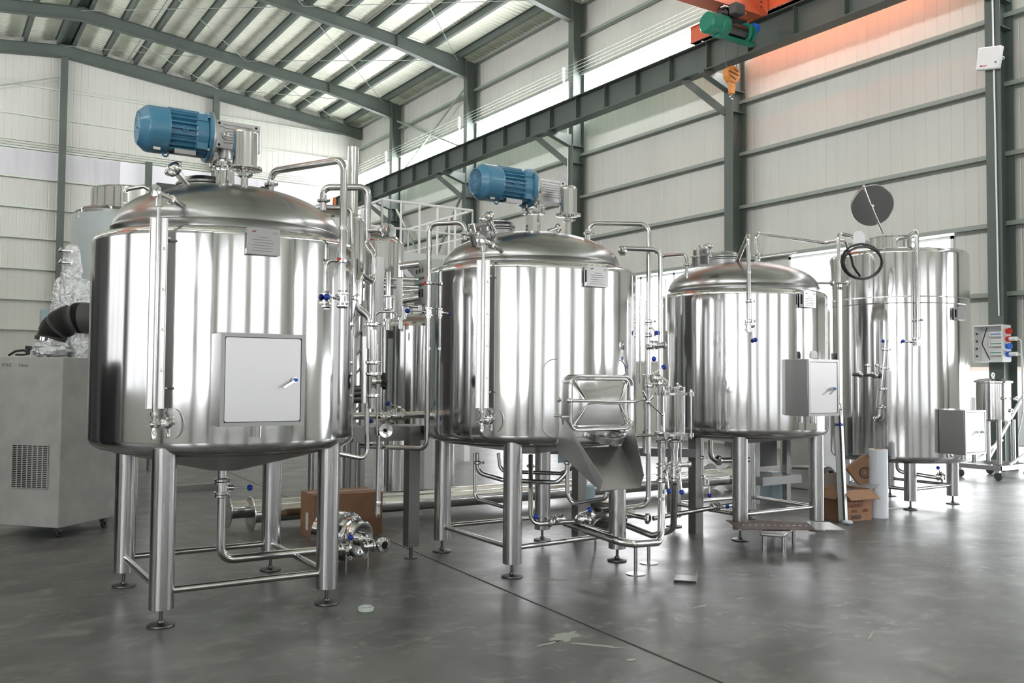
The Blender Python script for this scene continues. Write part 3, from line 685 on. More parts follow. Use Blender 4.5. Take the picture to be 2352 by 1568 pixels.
MB().lathe([(.001, 0), (.03, .0), (.04, .01), (.04, .02), (.028, .03)], V(pe, 704)-UP*.01, UP, 24).build('end_ferrule', 'fitting_steel', t1)
e = q+Vector((.06, -.05, 0)); MB().lathe([(.016, 0), (.018, .03), (.024, .03), (.024, .034), (.002, .036)], e, (.3, -1, 0), 20).build('valve_cap', 'fitting_steel', t1)
# second pipe: arch over the right edge, S bends down the side
D = 6.95
P_ = lambda x, y, d=D: ond(x, y, d)
a0 = P_(742, 482); a1 = P_(742, 430)
pipe(t1, [a0, a1, P_(846, 430, 7.0), P_(842, 560, 7.0), P_(857, 582, 6.9), P_(855, 650, 6.9), P_(824, 628, 6.6), P_(821, 706, 6.6), P_(848, 728, 6.6), P_(848, 800, 6.6)], .026, bend=.06)
clampon(t1, P_(742, 461), UP, .026); MB().box(P_(768, 462)+Vector((0, 0, 0)), (.02, .02, .055)).build('tape_flag', 'orange_paint', t1)
pipe(t1, [P_(722, 500, 7.1), P_(722, 475, 7.1), P_(808, 478, 7.15), P_(808, 560, 7.15)], .02, 'pipe', .05)
pipe(t1, [P_(842, 530, 7.0), P_(872, 530, 6.95)], .018); clampon(t1, P_(876, 530, 6.95), P_(880, 530, 6.95)-P_(860, 530, 6.95), .024)
g_ = P_(884, 530, 6.9); gx = (P_(900, 530, 6.85)-P_(880, 530, 6.9)).normalized()
mb = MB(); mb.lathe([(.01, -.02), (.012, .02), (.048, .024), (.050, .03), (.050, .058), (.046, .062), (.001, .060)], g_, gx, 36); mb.build('pressure_gauge', 'fitting_steel', t1)
MB().torus(P_(873, 552, 6.93), (0, 1, 0), .017, .003, 24, 6).build('pull_ring', 'fitting_steel', t1)
# tube heat exchanger hanging beside the tank
mb = MB(); a = P_(856, 757, 6.6); b = P_(855, 938, 6.6); mb.cyl(a, b, .030, n=24); mb.cyl(a+Vector((-.045, .03, -.05)), Vector((a.x-.045, a.y+.03, b.z+.04)), .022, n=20)
x_ = mb.build('tube_exchanger', 'mirror_steel', t1)
for y_ in (745, 832, 858, 908): clampon(x_, P_(855, y_, 6.6), UP, .032)
q = P_(868, 875, 6.6); qd = Vector((1, -.25, 0)).normalized(); mb = MB(); mb.lathe([(.05, -.05), (.052, -.04), (.052, -.02), (.02, -.018), (.02, .04)], q, qd, 24); mb.build('valve_bonnet', 'fitting_steel', t1)
mb = MB(); x, y, z = mb.frame(qd); mb.lathe([(.015, .03), (.03, .032), (.03, .06), (.015, .062)], q, qd, 20)
for k in range(8): a = PI/4*k; mb.sphere(q+qd*.045+(x*math.cos(a)+y*math.sin(a))*.042, .020, 12)
mb.torus(q+qd*.045, qd, .042, .016, 32, 8); mb.build('black_handwheel', 'black_rubber', t1)
pipe(t1, [Vector(P_(843, 790, 6.62)), Vector(P_(843, 1055, 6.62)), polar(c, -28, R-.25, .99)], .018, bend=.06)
pipe(t1, [P_(866, 790, 6.7), P_(866, 1000, 6.7)], .008)
# bottom outlet
o = Vector((1.76, 6.30, .86)); o = ony(511, 1075, 6.36); zc = ony(600, 1277, 6.36).z
xo = o.x
pipe(t1, [(xo, 6.36, .87), (xo, 6.36, zc), (2.72, 6.36, zc)], .030, 'outlet_pipe', .09)
q = V((xo, 6.36), 1120); valve(t1, q, UP, (1, -.2, -.05), .033, .06, .10); clampon(t1, V((xo, 6.36), 1102), UP, .032); clampon(t1, V((xo, 6.36), 1138), UP, .032)
valve(t1, (2.66, 6.34, zc), MX, (-.9, .0, .06), .028, .05, .16); valve(t1, (2.86, 6.34, zc), MX, (-.9, -.1, .16), .03, .05, .16)
mb = MB(); mb.lathe([(.052, -.04), (.056, -.03), (.056, .0), (.03, .004), (.032, -.035)], (2.96, 6.28, zc+.005), (.25, -1, 0), 32); mb.cyl((2.92, 6.34, zc), (2.97, 6.3, zc), .028); mb.build('open_ferrule', 'fitting_steel', t1)
MB().lathe([(.001, .0), (.026, .0), (.026, .002), (.001, .002)], (2.96, 6.28, zc+.005), (.25, -1, 0), 24).build('pipe_mouth', 'dark_void', t1)
for x in (2.70, 2.82): MB().torus((x, 6.31, zc-.07), (0, 1, 0), .013, .004, 20, 6).build('clamp_ring', 'fitting_steel', t1)

# ---- tank two (middle)
c = T2; R = .89
t2 = thing('mash_tank', (c[0], c[1], 0), 'middle steel tank with blue motor, rounded front hatch and steep discharge chute', 'tank')
vessel(t2, c, R, .99, 2.39, .742, 2.445, 2.725, .12)
L2 = [(3.79, 5.80), (4.87, 5.87), (4.88, 6.96), (3.82, 6.95)]
for p in L2: leg(t2, p, 1.03)
for a, b in ((0, 1), (1, 2), (2, 3), (3, 0)): brace(t2, L2[a], L2[b], .215, .02)
gauge(t2, c, R, -146, 1.27, 2.38)
nameplate(t2, c, -91, R, 2.275, .20, .155, .04)
motor(t2, (4.355, 6.38), 3.775, 4.295, 3.105, .150, 'bright blue finned motor with round fan grille')
gearbox(t2, (4.355, 6.38), 4.295, 4.645, 3.10, 2.93, .19)
seat(t2, (4.355, 6.38), 2.93, 2.72)
mb = MB(); mb.box(ony(1290, 415, 6.4), (.09, .004, .09), M=Matrix.Rotation(.4, 3, 'Y')); mb.build('lifting_tab', 'satin_steel', t2)
pv = ony(1305, 490, 6.15); breather(t2, (pv.x, pv.y), 2.62, V(pv, 494).z, .245, .075)
manhole(t2, c, 140, .30, 2.70, .15, .05)
pg = ony(1110, 560, 6.1)
mb = MB(); nn = Vector((-.35, -.2, 1)).normalized(); o = ony(1112, 545, 6.25); mb.lathe([(.06, -.05), (.06, .03), (.075, .035), (.075, .05), (.06, .055), (.06, .09), (.045, .1), (.001, .1)], o, nn, 32); mb.build('sight_port', 'satin_steel', t2)
mb = MB(); o = ony(1090, 548, 6.2); mb.lathe([(.04, -.05), (.04, .03), (.055, .035), (.055, .05), (.03, .055), (.03, .12)], o, Vector((-.4, -.2, 1)), 28); mb.build('light_port', 'fitting_steel', t2)
knob(t2, ony(1140, 535, 6.2), ony(1124, 508, 6.2), 1.75)
mb = MB(); mb.cyl(ony(1258, 530, 6.3), ony(1280, 524, 6.3), .014); mb.torus(ony(1282, 524, 6.3), (1, 0, .2), .035, .006, 24, 6); mb.build('spray_clamp', 'fitting_steel', t2)
# left arch
pa = ony(1068, 560, 6.2); pa.z = 2.58; pl = oncyl(c, 983, 800, R+.055)
zt = V(pa, 510).z
pipe(t2, [pa, (pa.x, pa.y, zt), (pl.x, pl.y, zt), (pl.x, pl.y, V(pl, 1030).z), Vector((pl.x-.35, pl.y+.5, V(pl, 1030).z))], .020, bend=.07)
clampon(t2, V(pa, 537), UP, .021)
for y_ in (571, 800): MB().lathe([(.024, -.01), (.024, .01)], V(pl, y_), UP, 20).build('weld_sleeve', 'pipe_steel', t2)
q = V(pl, 650); clampon(t2, q, UP, .018); MB().cyl(q, q+(Vector((c[0], c[1], q.z))-q).normalized()*.12, .01).build('pipe_holder', 'pipe_steel', t2); MB().box(q+Vector((-.03, 0, 0)), (.02, .012, .02)).build('cap_plug', 'red_plastic', t2)
q = V(pl, 716); valve(t2, q, UP, (-1, 0, 0), .024, .05, .12)
# right arch over the nameplate side
pr = ony(1350, 555, 6.15); pr.z = 2.55; zt = V(pr, 512).z; pq = ond(1490, 700, (pr-CAM).dot(_f)+.02)
pipe(t2, [pr, (pr.x, pr.y, zt), (pq.x, pq.y, zt), (pq.x, pq.y, V(pq, 1160).z), (pq.x-.42, pq.y+.1, V(pq, 1160).z-.03)], .022, bend=.08); clampon(t2, V(pr, 535), UP, .022)
q = V(pq, 753); valve(t2, q, UP, (-.3, -1, -.5), .024, .06, .10); clampon(t2, V(pq, 738), UP, .024); clampon(t2, V(pq, 770), UP, .024)
pd = oncyl(c, 1425, 577, .75); ps = ond(1517, 700, (pd-CAM).dot(_f)+.05); zz = V(ps, 573).z
pipe(t2, [(pd.x, pd.y, zz), (ps.x, ps.y, zz), (ps.x, ps.y, V(ps, 900).z)], .022, bend=.08); clampon(t2, ond(1430, 577, (pd-CAM).dot(_f)), MX, .024)
MB().lathe([(.026, -.01), (.026, .01)], V(ps, 702), UP, 20).build('weld_sleeve', 'pipe_steel', t2)
# front hatch
yo = c[1]-R
hx0, hx1 = ony(1312, 900, 5.425).x, ony(1455, 900, 5.425).x; hz1, hz0 = ony(1330, 863, 5.425).z, ony(1330, 988, 5.425).z; hcx, hcz = (hx0+hx1)/2, (hz0+hz1)/2; hw, hh = hx1-hx0, hz1-hz0
mb = MB(); mb.prism(rrect(hw-.01, hh-.01, .07, 7), (hcx, 5.62, hcz), (1, 0, 0), (0, 0, 1), (0, -1, 0), .165); mb.build('hatch_neck', 'satin_steel', t2)
mb = MB(); o = (hcx-.06, 5.49, hcz+.02); rr_ = rrect(hw+.18, hh+.19, .09, 7)
# raised seam around the hatch opening, following the shell
pts = []
for a, b in rr_:
    x = hcx-.05+a; dx = x-c[0]; yy = c[1]-math.sqrt(max(.01, (R+.002)**2-dx*dx)); pts.append((x, yy, hcz+.03+b))
mb.tube(pts+[pts[0]], .003, .0, 6); mb.build('hatch_seam', 'dome_steel', t2)
lid = MB(); oo = Vector((hcx, 5.46, hcz)); outer = rrect(hw, hh, .075, 7); mid = rrect(hw-.05, hh-.05, .06, 7)
k_ = len(outer); tip = rrect(hw*.52, .03, .012, 7)
vs = [oo+Vector((a, 0, b)) for a, b in outer]+[oo+Vector((a, -.02, b)) for a, b in outer]+[oo+Vector((a, -.02, b)) for a, b in mid]+[oo+Vector((a, -.005, b)) for a, b in rrect(hw-.07, hh-.07, .05, 7)]+[oo+Vector((a, -.045, b)) for a, b in tip]
fs = []
for L_ in range(4): fs += [(L_*k_+i, L_*k_+(i+1) % k_, (L_+1)*k_+(i+1) % k_, (L_+1)*k_+i) for i in range(k_)]
fs += [tuple(range(4*k_, 5*k_)), tuple(reversed(range(k_)))]
lid.add(vs, fs); hd_ = lid.build('hatch_door', 'mirror_steel', t2)
mb = MB(); mb.tube([oo+Vector((a, -.024, b)) for a, b in outer]+[oo+Vector((outer[0][0], -.024, outer[0][1]))], .011, 0, 10); mb.build('door_rim', 'fitting_steel', hd_)
for s in (-1, 1):
    for v in (-1, 1): MB().cyl(oo+Vector((s*hw*.44, -.018, v*hh*.42)), oo+Vector((s*hw*.26, -.046, v*.015)), .006, n=8).build('pressed_crease', 'mirror_steel', hd_)
a = ony(1308, 920, 5.40); b = ony(1455, 922, 5.39); e = ony(1480, 915, 5.38)
mb = MB(); mb.tube([a, b, e, ony(1493, 924, 5.36)], .012, .03, 12); mb.sphere(a, .02, 14); mb.build('clamp_bar', 'fitting_steel', hd_)
q = ony(1488, 922, 5.35); mb = MB(); mb.sphere(q, .02, 12)
for px, py in ((1477, 899), (1522, 952), (1500, 910)): mb.cyl(q, ony(px, py, 5.32), .008, n=10); mb.sphere(ony(px, py, 5.32), .011, 10)
mb.build('tee_handle', 'fitting_steel', hd_)
mb = MB(); a = ony(1296, 957, 5.44); mb.cyl(a+Vector((-.03, 0, 0)), a+Vector((.04, 0, 0)), .010, n=12); mb.build('chute_pin', 'fitting_steel', t2)
# discharge chute: sloped channel with two tall sides
A = [ony(1294, 950, 5.46), ony(1372, 1120, 5.02), ony(1470, 1122, 5.02), ony(1433, 985, 5.46)]
tl = Vector((hx0-.03, 5.57, .965)); tr = Vector((hx1+.015, 5.59, .965))
bl = ony(1378, 1127, 4.98); br = ony(1470, 1127, 4.98); br.z = bl.z; bl.y = br.y
tl2 = Vector((ony(1298, 962, 5.46).x, 5.46, ony(1298, 962, 5.46).z)); ml = ony(1385, 1102, 4.96); mr = ony(1479, 1092, 4.96)
mb = MB(); th = .003
flo = [tl+Vector((.0, 0, 0)), tr, br, bl]
mb.add(flo+[p+Vector((0, th, -th)) for p in flo], [(0, 1, 2, 3), (7, 6, 5, 4), (0, 4, 5, 1), (1, 5, 6, 2), (2, 6, 7, 3), (3, 7, 4, 0)])
ls = [tl, tl2, ml, bl]; mb.add(ls+[p+Vector((-th, 0, 0)) for p in ls], [(0, 1, 2, 3), (7, 6, 5, 4), (0, 4, 5, 1), (1, 5, 6, 2), (2, 6, 7, 3), (3, 7, 4, 0)])
tr2 = Vector((tr.x, 5.46, tl2.z)); rs = [tr, tr2, mr, br]; mb.add(rs+[p+Vector((th, 0, 0)) for p in rs], [(0, 1, 2, 3), (7, 6, 5, 4), (0, 4, 5, 1), (1, 5, 6, 2), (2, 6, 7, 3), (3, 7, 4, 0)])
mb.build('discharge_chute', 'chute_steel', t2, smooth=False)
mb = MB(); mb.lathe([(.14, 0), (.14, .045), (.134, .045), (.134, 0)], (hcx+.03, 5.45, hz0-.075), (0, -.25, 1), 36); mb.build('chute_collar', 'brushed_steel', t2)
# piping under tank two
P7 = lambda x, y, d=7.2: ond(x, y, d)
pipe(t2, [P7(1097, 1040), P7(1097, 1085), P7(1155, 1102), P7(1280, 1108, 7.0), P7(1303, 1085, 7.0), P7(1303, 1060, 7.0)], .018, bend=.07)
pipe(t2, [P7(1091, 1040, 7.5), P7(1091, 1145, 7.5), P7(1160, 1165, 7.3)], .015, bend=.06)
pipe(t2, [P7(1145, 1040, 7.6), P7(1150, 1082, 7.6), P7(1290, 1087, 7.4), P7(1327, 1068, 7.3), P7(1327, 1040, 7.3)], .016, bend=.06)
pipe(t2, [P7(1303, 1068, 7.0), P7(1303, 1135, 7.0), P7(1316, 1157, 7.0), P7(1390, 1145, 6.8), P7(1395, 1130, 6.8)], .018, bend=.06)
pipe(t2, [P7(1219, 1045, 7.3), P7(1219, 1205, 7.0), P7(1300, 1198, 7.0), P7(1345, 1196, 7.0)], .019, bend=.08)
clampon(t2, P7(1303, 1062, 7.0), UP, .018); clampon(t2, P7(1097, 1062), UP, .018); clampon(t2, P7(1219, 1070, 7.28), UP, .019)
valve(t2, P7(1283, 1192, 7.0), MX, (-1, .15, .05), .022, .045, .15); clampon(t2, P7(1262, 1200, 7.0), MX, .02)
valve(t2, P7(1335, 1192, 6.95), MX, (1, .1, .16), .022, .045, .10); clampon(t2, P7(1350, 1194, 6.95), MX, .02)
# heavy return pipe: from the manifold low to the right, rising by the glass vessel
mb = MB(); mb.box(P7(1297, 1047, 7.1), (.13, .002, .10)); mb.box(P7(1318, 1058, 7.05), (.05, .002, .07)); mb.build('torn_film', 'pale_blue', t2)

# ---- sight glass manifold between tank two and three
PM = lambda x, y, d=7.35: ond(x, y, d)
gm = thing('sight_glass_manifold', (onz(1475, 1318).x, onz(1475, 1318).y, 0), 'upright glass cylinder between steel flanges on tall pipes, right of the discharge chute', 'manifold')
MB().lathe([(.082, 0), (.09, 0), (.09, .38), (.082, .38)], Vector((0, 0, 0))+Vector((PM(1548, 996).x, PM(1548, 996).y, PM(1548, 996).z)), UP, 40).build('glass_cylinder', 'glass', gm)
g0 = PM(1548, 997); g1z = V(g0, 907).z; MB.last = None
for z, nm in ((g0.z-.01, 'bottom_flange'), (g1z, 'top_flange')):
    mb = MB(); mb.lathe([(.12, 0), (.135, .002), (.135, .018), (.12, .02), (.02, .02)], (g0.x, g0.y, z), UP, 40)
    for k in range(4): a = PI/2*k+.35; mb.cyl((g0.x+.15*math.cos(a), g0.y+.15*math.sin(a), z-.006), (g0.x+.15*math.cos(a), g0.y+.15*math.sin(a), z+.026), .022, n=14)
    mb.build(nm, 'satin_steel', gm)
for k in range(4):
    a = PI/2*k+.35; p = (g0.x+.15*math.cos(a), g0.y+.15*math.sin(a)); mb = MB(); mb.cyl((p[0], p[1], g0.z-.03), (p[0], p[1], g1z+.04), .007, n=10); mb.lathe([(.012, g1z+.02), (.014, g1z+.035), (.006, g1z+.05)], (p[0], p[1], 0), UP, 12); mb.build('tie_rod', 'pipe_steel', gm)
for dx, px in ((-.055, 1520), (.055, 1549)):
    q = PM(px, 1010)
    mb = MB(); mb.lathe([(.034, 0), (.036, -.05), (.03, -.09), (.028, -.14), (.028, -.2)], q, UP, 24); mb.build('reducer', 'fitting_steel', gm)
    clampon(gm, q+UP*-.01, UP, .03); clampon(gm, q+UP*-.19, UP, .026)
    valve(gm, q+UP*-.25, UP, (0, -.15, -1), .028, .055, .14 if px == 1520 else .15)
    clampon(gm, q+UP*-.32, UP, .026)
pA = PM(1520, 1110); pB = PM(1549, 1110)
zl = onz(1455, 1243, .23)
e1 = PM(1516, 1245, 6.9)
pipe(gm, [pA, PM(1518, 1245, 7.25), ond(1440, 1250, 6.7), ond(1298, 1200, 7.3)], .029, 'heavy_pipe', .10)
pipe(gm, [pB, PM(1547, 1215, 7.5), ond(1500, 1230, 7.6), ond(1400, 1190, 7.9)], .027, 'heavy_pipe', .10)
MB().lathe([(.033, -.012), (.033, .012)], PM(1518, 1145, 7.3), UP, 20).build('weld_sleeve', 'pipe_steel', gm)
for px, py, top in ((1460, 1318, 1250), (1490, 1293, 1245)):
    b = onz(px, py); mb = MB(); mb.lathe([(.075, 0), (.075, .005), (.014, .007), (.014, V(b, top).z)], b, UP, 24); s_ = mb.build('pipe_stand', 'satin_steel', gm)
# upper part: small valves and elbows over the glass
pipe(gm, [PM(1516, 905, 7.3), PM(1516, 872, 7.3)], .024); clampon(gm, PM(1516, 880, 7.3), UP, .026)
pipe(gm, [PM(1535, 905), PM(1535, 880), PM(1520, 868), PM(1505, 872)], .016, bend=.04)
valve(gm, PM(1505, 868), MX, (1, .2, .35), .022, .045, .14); clampon(gm, PM(1492, 885), UP, .024); clampon(gm, PM(1560, 890), MX, .014)
q = PM(1500, 797, 7.3); mb = MB(); mb.cyl(ond(1485, 797, 7.3), ond(1524, 792, 7.3), .022); mb.torus(ond(1525, 792, 7.3), MX, .026, .006); mb.build('side_port', 'fitting_steel', gm); valve(gm, ond(1502, 792, 7.3), MX, (0, 0, -1), .022, .04, .05)
valve(gm, PM(1536, 1075, 7.6), UP, (0, 0, -1), .02, .04, .1)
q = PM(1560, 1068, 7.3); mb = MB(); mb.cyl(q, q+Vector((.1, 0, .0)), .018); mb.lathe([(.026, 0), (.026, .012)], q+Vector((.1, 0, 0)), MX, 20); mb.build('capped_branch', 'fitting_steel', gm)
for px, y0, y1, d in ((1470, 680, 880, 8.2), (1483, 690, 1000, 8.0), (1563, 1000, 1060, 7.6), (1530, 640, 760, 8.1)): pipe(gm, [ond(px, y0, d), ond(px, y1, d)], .009)
pipe(gm, [ond(1484, 860, 7.6), ond(1484, 1040, 7.6)], .03); pipe(gm, [ond(1440, 1000, 7.5), ond(1530, 998, 7.6)], .014)

# ---- tank three
c = T3; R = .816
t3 = thing('brew_tank', (c[0], c[1], 0), 'steel tank third from left, no motor, grey cabinet on its lower right side', 'tank')
vessel(t3, c, R, .965, 2.35, .735, 2.405, 2.675, .10)
L3 = [(6.47, 6.01), (7.47, 6.01), (7.47, 6.9), (6.47, 6.9)]
lx = ony(1875, 1100, 6.01).x; L3[1] = (lx, 6.01); L3[2] = (lx, 6.9)
for p in L3: leg(t3, p, 1.0)
for a, b in ((0, 1), (1, 2), (2, 3), (3, 0)): brace(t3, L3[a], L3[b], .235, .02)
nameplate(t3, c, -93, R, 2.245, .17, .15, .05)
cx0, cx1 = ony(1855, 900, 5.40).x, ony(1925, 900, 5.40).x
cabinet(t3, cx0, cx1, ony(1890, 955, 5.40).z, ony(1890, 825, 5.40).z, 5.40, 5.66, ony(1908, 893, 5.4).x, ony(1908, 893, 5.4).z)
mb = MB(); q = ony(1868, 818, 5.5); mb.lathe([(.035, 0), (.035, .05), (.025, .07), (.001, .072)], q-UP*.02, UP, 20); mb.build('cable_entry_cap', 'white_paint', t3)
pf = oncyl(c, 1720, 700, R+.06); zt = V(pf, 537).z; pin = ony(1707, 600, 6.35)
pipe(t3, [(pin.x-.1, pin.y, 2.6), (pin.x-.1, pin.y, zt-.18), (pf.x, pf.y, zt+.0), (pf.x, pf.y, V(pf, 738).z)], .019, bend=.05)
clampon(t3, V(pf, 691), UP, .018); clampon(t3, V(pf, 737), UP, .022); valve(t3, V(pf, 750), UP, (.02, -.1, -1), .024, .045, .11)
MB().lathe([(.022, -.008), (.022, .008)], V(pf, 626), UP, 20).build('weld_sleeve', 'pipe_steel', t3)
MB().cyl(V(pf, 691), Vector((c[0]-.5, c[1]-.55, V(pf, 691).z)), .008).build('pipe_holder', 'pipe_steel', t3)
# long pipe across to the tall tank
px_ = ony(1737, 600, 6.45); zt = V(px_, 535).z; pz = ony(1892, 558, 6.9)
pipe(t3, [(px_.x, px_.y, 2.62), (px_.x, px_.y, zt), pz, ony(1922, 553, 6.9), ony(1942, 553, 6.9), ony(1948, 575, 6.9)], .017, bend=.06)
clampon(t3, V(px_, 584), UP, .02)
manhole(t3, c, 130, .20, 2.66, .165, .03)
mb = MB(); o = ony(1618, 592, 6.2); nn = Vector((-.3, -.2, 1)).normalized(); mb.lathe([(.05, -.05), (.05, .02), (.065, .025), (.065, .04), (.045, .045), (.045, .09)], o, nn, 28); mb.build('sight_port', 'satin_steel', t3)
mb = MB(); o = ony(1598, 598, 6.1); mb.lathe([(.035, -.05), (.035, .03), (.045, .035), (.045, .045), (.02, .05), (.02, .1)], o, nn, 24); mb.tube([o+nn*.1, o+nn*.15+Vector((.05, 0, .03)), o+nn*.05+Vector((.09, 0, 0))], .006, .03, 8); mb.build('light_port', 'fitting_steel', t3)
knob(t3, ony(1632, 590, 6.2), ony(1628, 574, 6.2), 1.5)
pp = ony(1577, 625, 6.3); zt = V(pp, 583).z; pk = ony(1518, 600, 6.6)
pipe(t3, [(pp.x, pp.y, 2.45), (pp.x, pp.y, zt), (pk.x, pk.y, zt+.01), (pk.x, pk.y, V(pk, 720).z)], .016, bend=.05); clampon(t3, V(pp, 608), UP, .02)
mb = MB(); mb.cyl(ony(1742, 592, 6.5), ony(1830, 580, 6.5), .010); mb.cyl(ony(1745, 592, 6.5), ony(1744, 600, 6.5), .009); mb.build('lid_handle', 'pipe_steel', t3)
q = ony(1890, 650, 6.3); pipe(t3, [ony(1878, 650, 6.35), ony(1945, 650, 6.2)], .013); clampon(t3, ony(1912, 650, 6.27), MX, .018); MB().lathe([(.02, 0), (.034, .004), (.034, .012), (.001, .014)], ony(1946, 650, 6.2), MX, 20).build('blank_cap', 'fitting_steel', t3)
# gauge bar beside tank three
gb = ony(1929, 700, 6.25); mb = MB(); mb.box((gb.x, gb.y, (V(gb, 665).z+V(gb, 925).z)/2), (.05, .02, V(gb, 665).z-V(gb, 925).z)); k_ = mb.build('gauge_plate', 'bright_satin', t3)
mb = MB(); q = V(gb, 935); mb.lathe([(.014, -.1), (.015, -.03), (.024, -.02), (.024, .03), (.014, .04)], q, UP, 16); mb.cyl(q, Vector((c[0]+.55, c[1]-.1, q.z)), .012); mb.build('sample_cock', 'fitting_steel', t3); valve(t3, V(gb, 975), MX, (-1, 0, .1), .014, .03, .04)
mb = MB(); mb.lathe([(.015, -.03), (.025, -.02), (.025, .02), (.015, .03)], V(gb, 655), UP, 16); mb.build('gauge_top_cock', 'fitting_steel', t3)
P9 = lambda x, y, d=8.9: ond(x, y, d)
pipe(t3, [P9(1612, 1000), P9(1612, 1165)], .018, 'pipe'); clampon(t3, P9(1612, 1050), UP, .018); clampon(t3, P9(1612, 1095), UP, .018)
valve(t3, P9(1620, 1105), UP, (0, -.1, -1), .02, .04, .12)
pipe(t3, [P9(1500, 1190, 8.3), P9(1640, 1165, 8.6), P9(1700, 1157, 8.8)], .022, 'outlet_pipe'); valve(t3, P9(1643, 1163, 8.6), MX, (1, .1, .0), .026, .05, .1)
pipe(t3, [P9(1632, 1010, 9.2), P9(1632, 1058, 9.2), P9(1720, 1055, 9.3)], .028, 'pipe', .09); clampon(t3, P9(1650, 1057, 9.2), MX, .03)
pipe(t3, [P9(1560, 1040, 9.0), P9(1600, 1043, 9.0)], .014)

# ---- tank four (tall)
c = T4; R = .803
t4 = thing('tall_tank', (c[0], c[1], 0), 'tallest steel tank at right with its round lid swung open on top', 'tank')
p = [(0, .54), (R-.13, .54)]
for k in range(9): a = PI/2*k/8; p.append((R-.08+.08*math.sin(a), .62-.08*math.cos(a)))
zs4 = 3.06
p += [(R, 2.40), (R+.003, 2.405), (R+.003, 2.475), (R, 2.48)]
for k in range(8): a = PI/2*k/7; p.append((R-.06+.06*math.cos(a), zs4-.06+.06*math.sin(a)))
p += [(R-.1, zs4+.003), (.30, zs4+.04), (.001, zs4+.05)]
MB().lathe(p, (c[0], c[1], 0), n=128).build('shell', 'tank_steel', t4)
L4 = [(9.73, 6.41), (10.64, 6.44), (10.64, 7.3), (9.73, 7.3)]
for q in L4: leg(t4, q, .58, .07)
for a, b in ((0, 1), (1, 2), (2, 3), (3, 0)): brace(t4, L4[a], L4[b], .23, .02)
nameplate(t4, c, -93, R, 2.285, .16, .15, .05)
yf = 5.80; cx0, cx1 = ony(2215, 1000, yf).x, ony(2252, 1000, yf).x+.10
cabinet(t4, cx0, cx1, ony(2230, 1044, yf).z, ony(2230, 942, yf).z, yf, 6.1, ony(2243, 992, yf).x+.05, ony(2243, 992, yf).z)
mh = ony(2045, 550, 6.75); mb = MB(); mb.lathe([(.24, 3.06), (.24, 3.22), (.246, 3.225), (.246, 3.235), (.23, 3.24), (.23, 3.1)], (mh.x, mh.y, 0), UP, 40); mb.build('manway_neck', 'mirror_steel', t4)
lc = ony(2004, 472, 6.7); ln = (CAM-lc); ln.z = 0; ln = Vector((ln.x, ln.y*1.1, -.9)).normalized(); ln = Vector((-.60, -.72, -.34)).normalized()
mb = MB(); mb.lathe([(.235, .01), (.245, .0), (.245, -.03), (.235, -.035), (.2, -.06), (.001, -.07)], lc, ln, 48); mb.lathe([(.22, .0), (.2, -.004), (.001, -.02)], lc+ln*.012, ln, 48)
l4 = mb.build('open_lid', 'dark_satin', t4)
a = ony(1984, 428, 6.62); b = ony(2025, 528, 6.6); mb = MB(); mb.tube([a, ony(2000, 470, 6.58), b, ony(2028, 536, 6.62)], .012, .03, 10); mb.sphere(a, .02, 12); mb.sphere(ony(2003, 473, 6.6), .025, 12); mb.build('swing_arm', 'fitting_steel', l4)
pf = oncyl(c, 2107, 700, R+.06); zt = V(pf, 530).z; pn = ony(2072, 555, 6.7)
pipe(t4, [(pn.x, pn.y, V(pn, 553).z), (pf.x, pf.y, zt), (pf.x, pf.y, V(pf, 775).z)], .026, bend=.06)
clampon(t4, V(pf, 735), UP, .022); valve(t4, V(pf, 784), UP, (-1, .2, 0), .026, .05, .15)
pl4 = ony(1926, 600, 6.8); zt = V(pl4, 536).z
pipe(t4, [(pl4.x, pl4.y, V(pl4, 650).z), (pl4.x, pl4.y, zt), ony(1961, 543, 6.8), ony(1965, 565, 6.8)], .022, bend=.06); clampon(t4, ony(1964, 560, 6.8), UP, .022)
mb = MB(); a = ony(1974, 570, 6.7); mb.prism([(-.09, 0), (.09, 0), (.09, .12)]+[(.09*math.cos(PI*k/8), .12+.09*math.sin(PI*k/8)) for k in range(9)]+[(-.09, .12)], a, (.8, -.3, 0), UP, (.3, .8, 0), .02); mb.build('lifting_lug', 'white_paint', t4)
pipe(t4, [ony(2060, 1060, 6.6), ony(2062, 1082, 6.6), ony(2160, 1098, 6.2)], .022, 'outlet_pipe', .07); valve(t4, ony(2160, 1095, 6.15), (.5, -.8, 0), (-.4, 0, .5), .03, .05, .06); clampon(t4, ony(2164, 1098, 6.1), (.5, -.8, 0), .032)
for z_, xx in ((610, 2240),): MB().lathe([(.012, 0), (.012, .06), (.02, .06), (.02, .075), (.001, .075)], Vector((c[0]+R*.93, c[1]-.3, ony(2236, 608, 6.6).z)), MX, 12).build('small_port', 'fitting_steel', t4)
# filter and regulator assembly hanging before the tall tank
af = lambda x, y, d=10.6: ond(x, y, d)
fa = thing('filter_assembly', (af(2030, 980).x, af(2030, 980).y, af(2030, 980).z-.2), 'slim steel filter housing with clamps hanging in front of the tall tank', 'filter')
mb = MB(); mb.cyl(af(2034, 780), af(2022, 930), .022); mb.build('pipe', 'fitting_steel', fa)
for x, y in ((2032, 802), (2028, 845), (2025, 893), (2021, 935)): clampon(fa, af(x, y), UP, .024)
MB().sphere(af(2028, 783), .02).build('knob', 'blue_plastic', fa)
mb = MB()
for dx in (-9, -3, 4, 9): mb.cyl(af(2025+dx, 893), af(2021+dx, 935), .004, n=8)
mb.build('filter_cage', 'fitting_steel', fa)
mb = MB(); mb.tube([af(2021, 935), af(2020, 955), af(2009, 961)], .02, .03); mb.torus(af(2008, 961), (.3, -1, 0), .026, .006); mb.build('open_elbow', 'fitting_steel', fa)
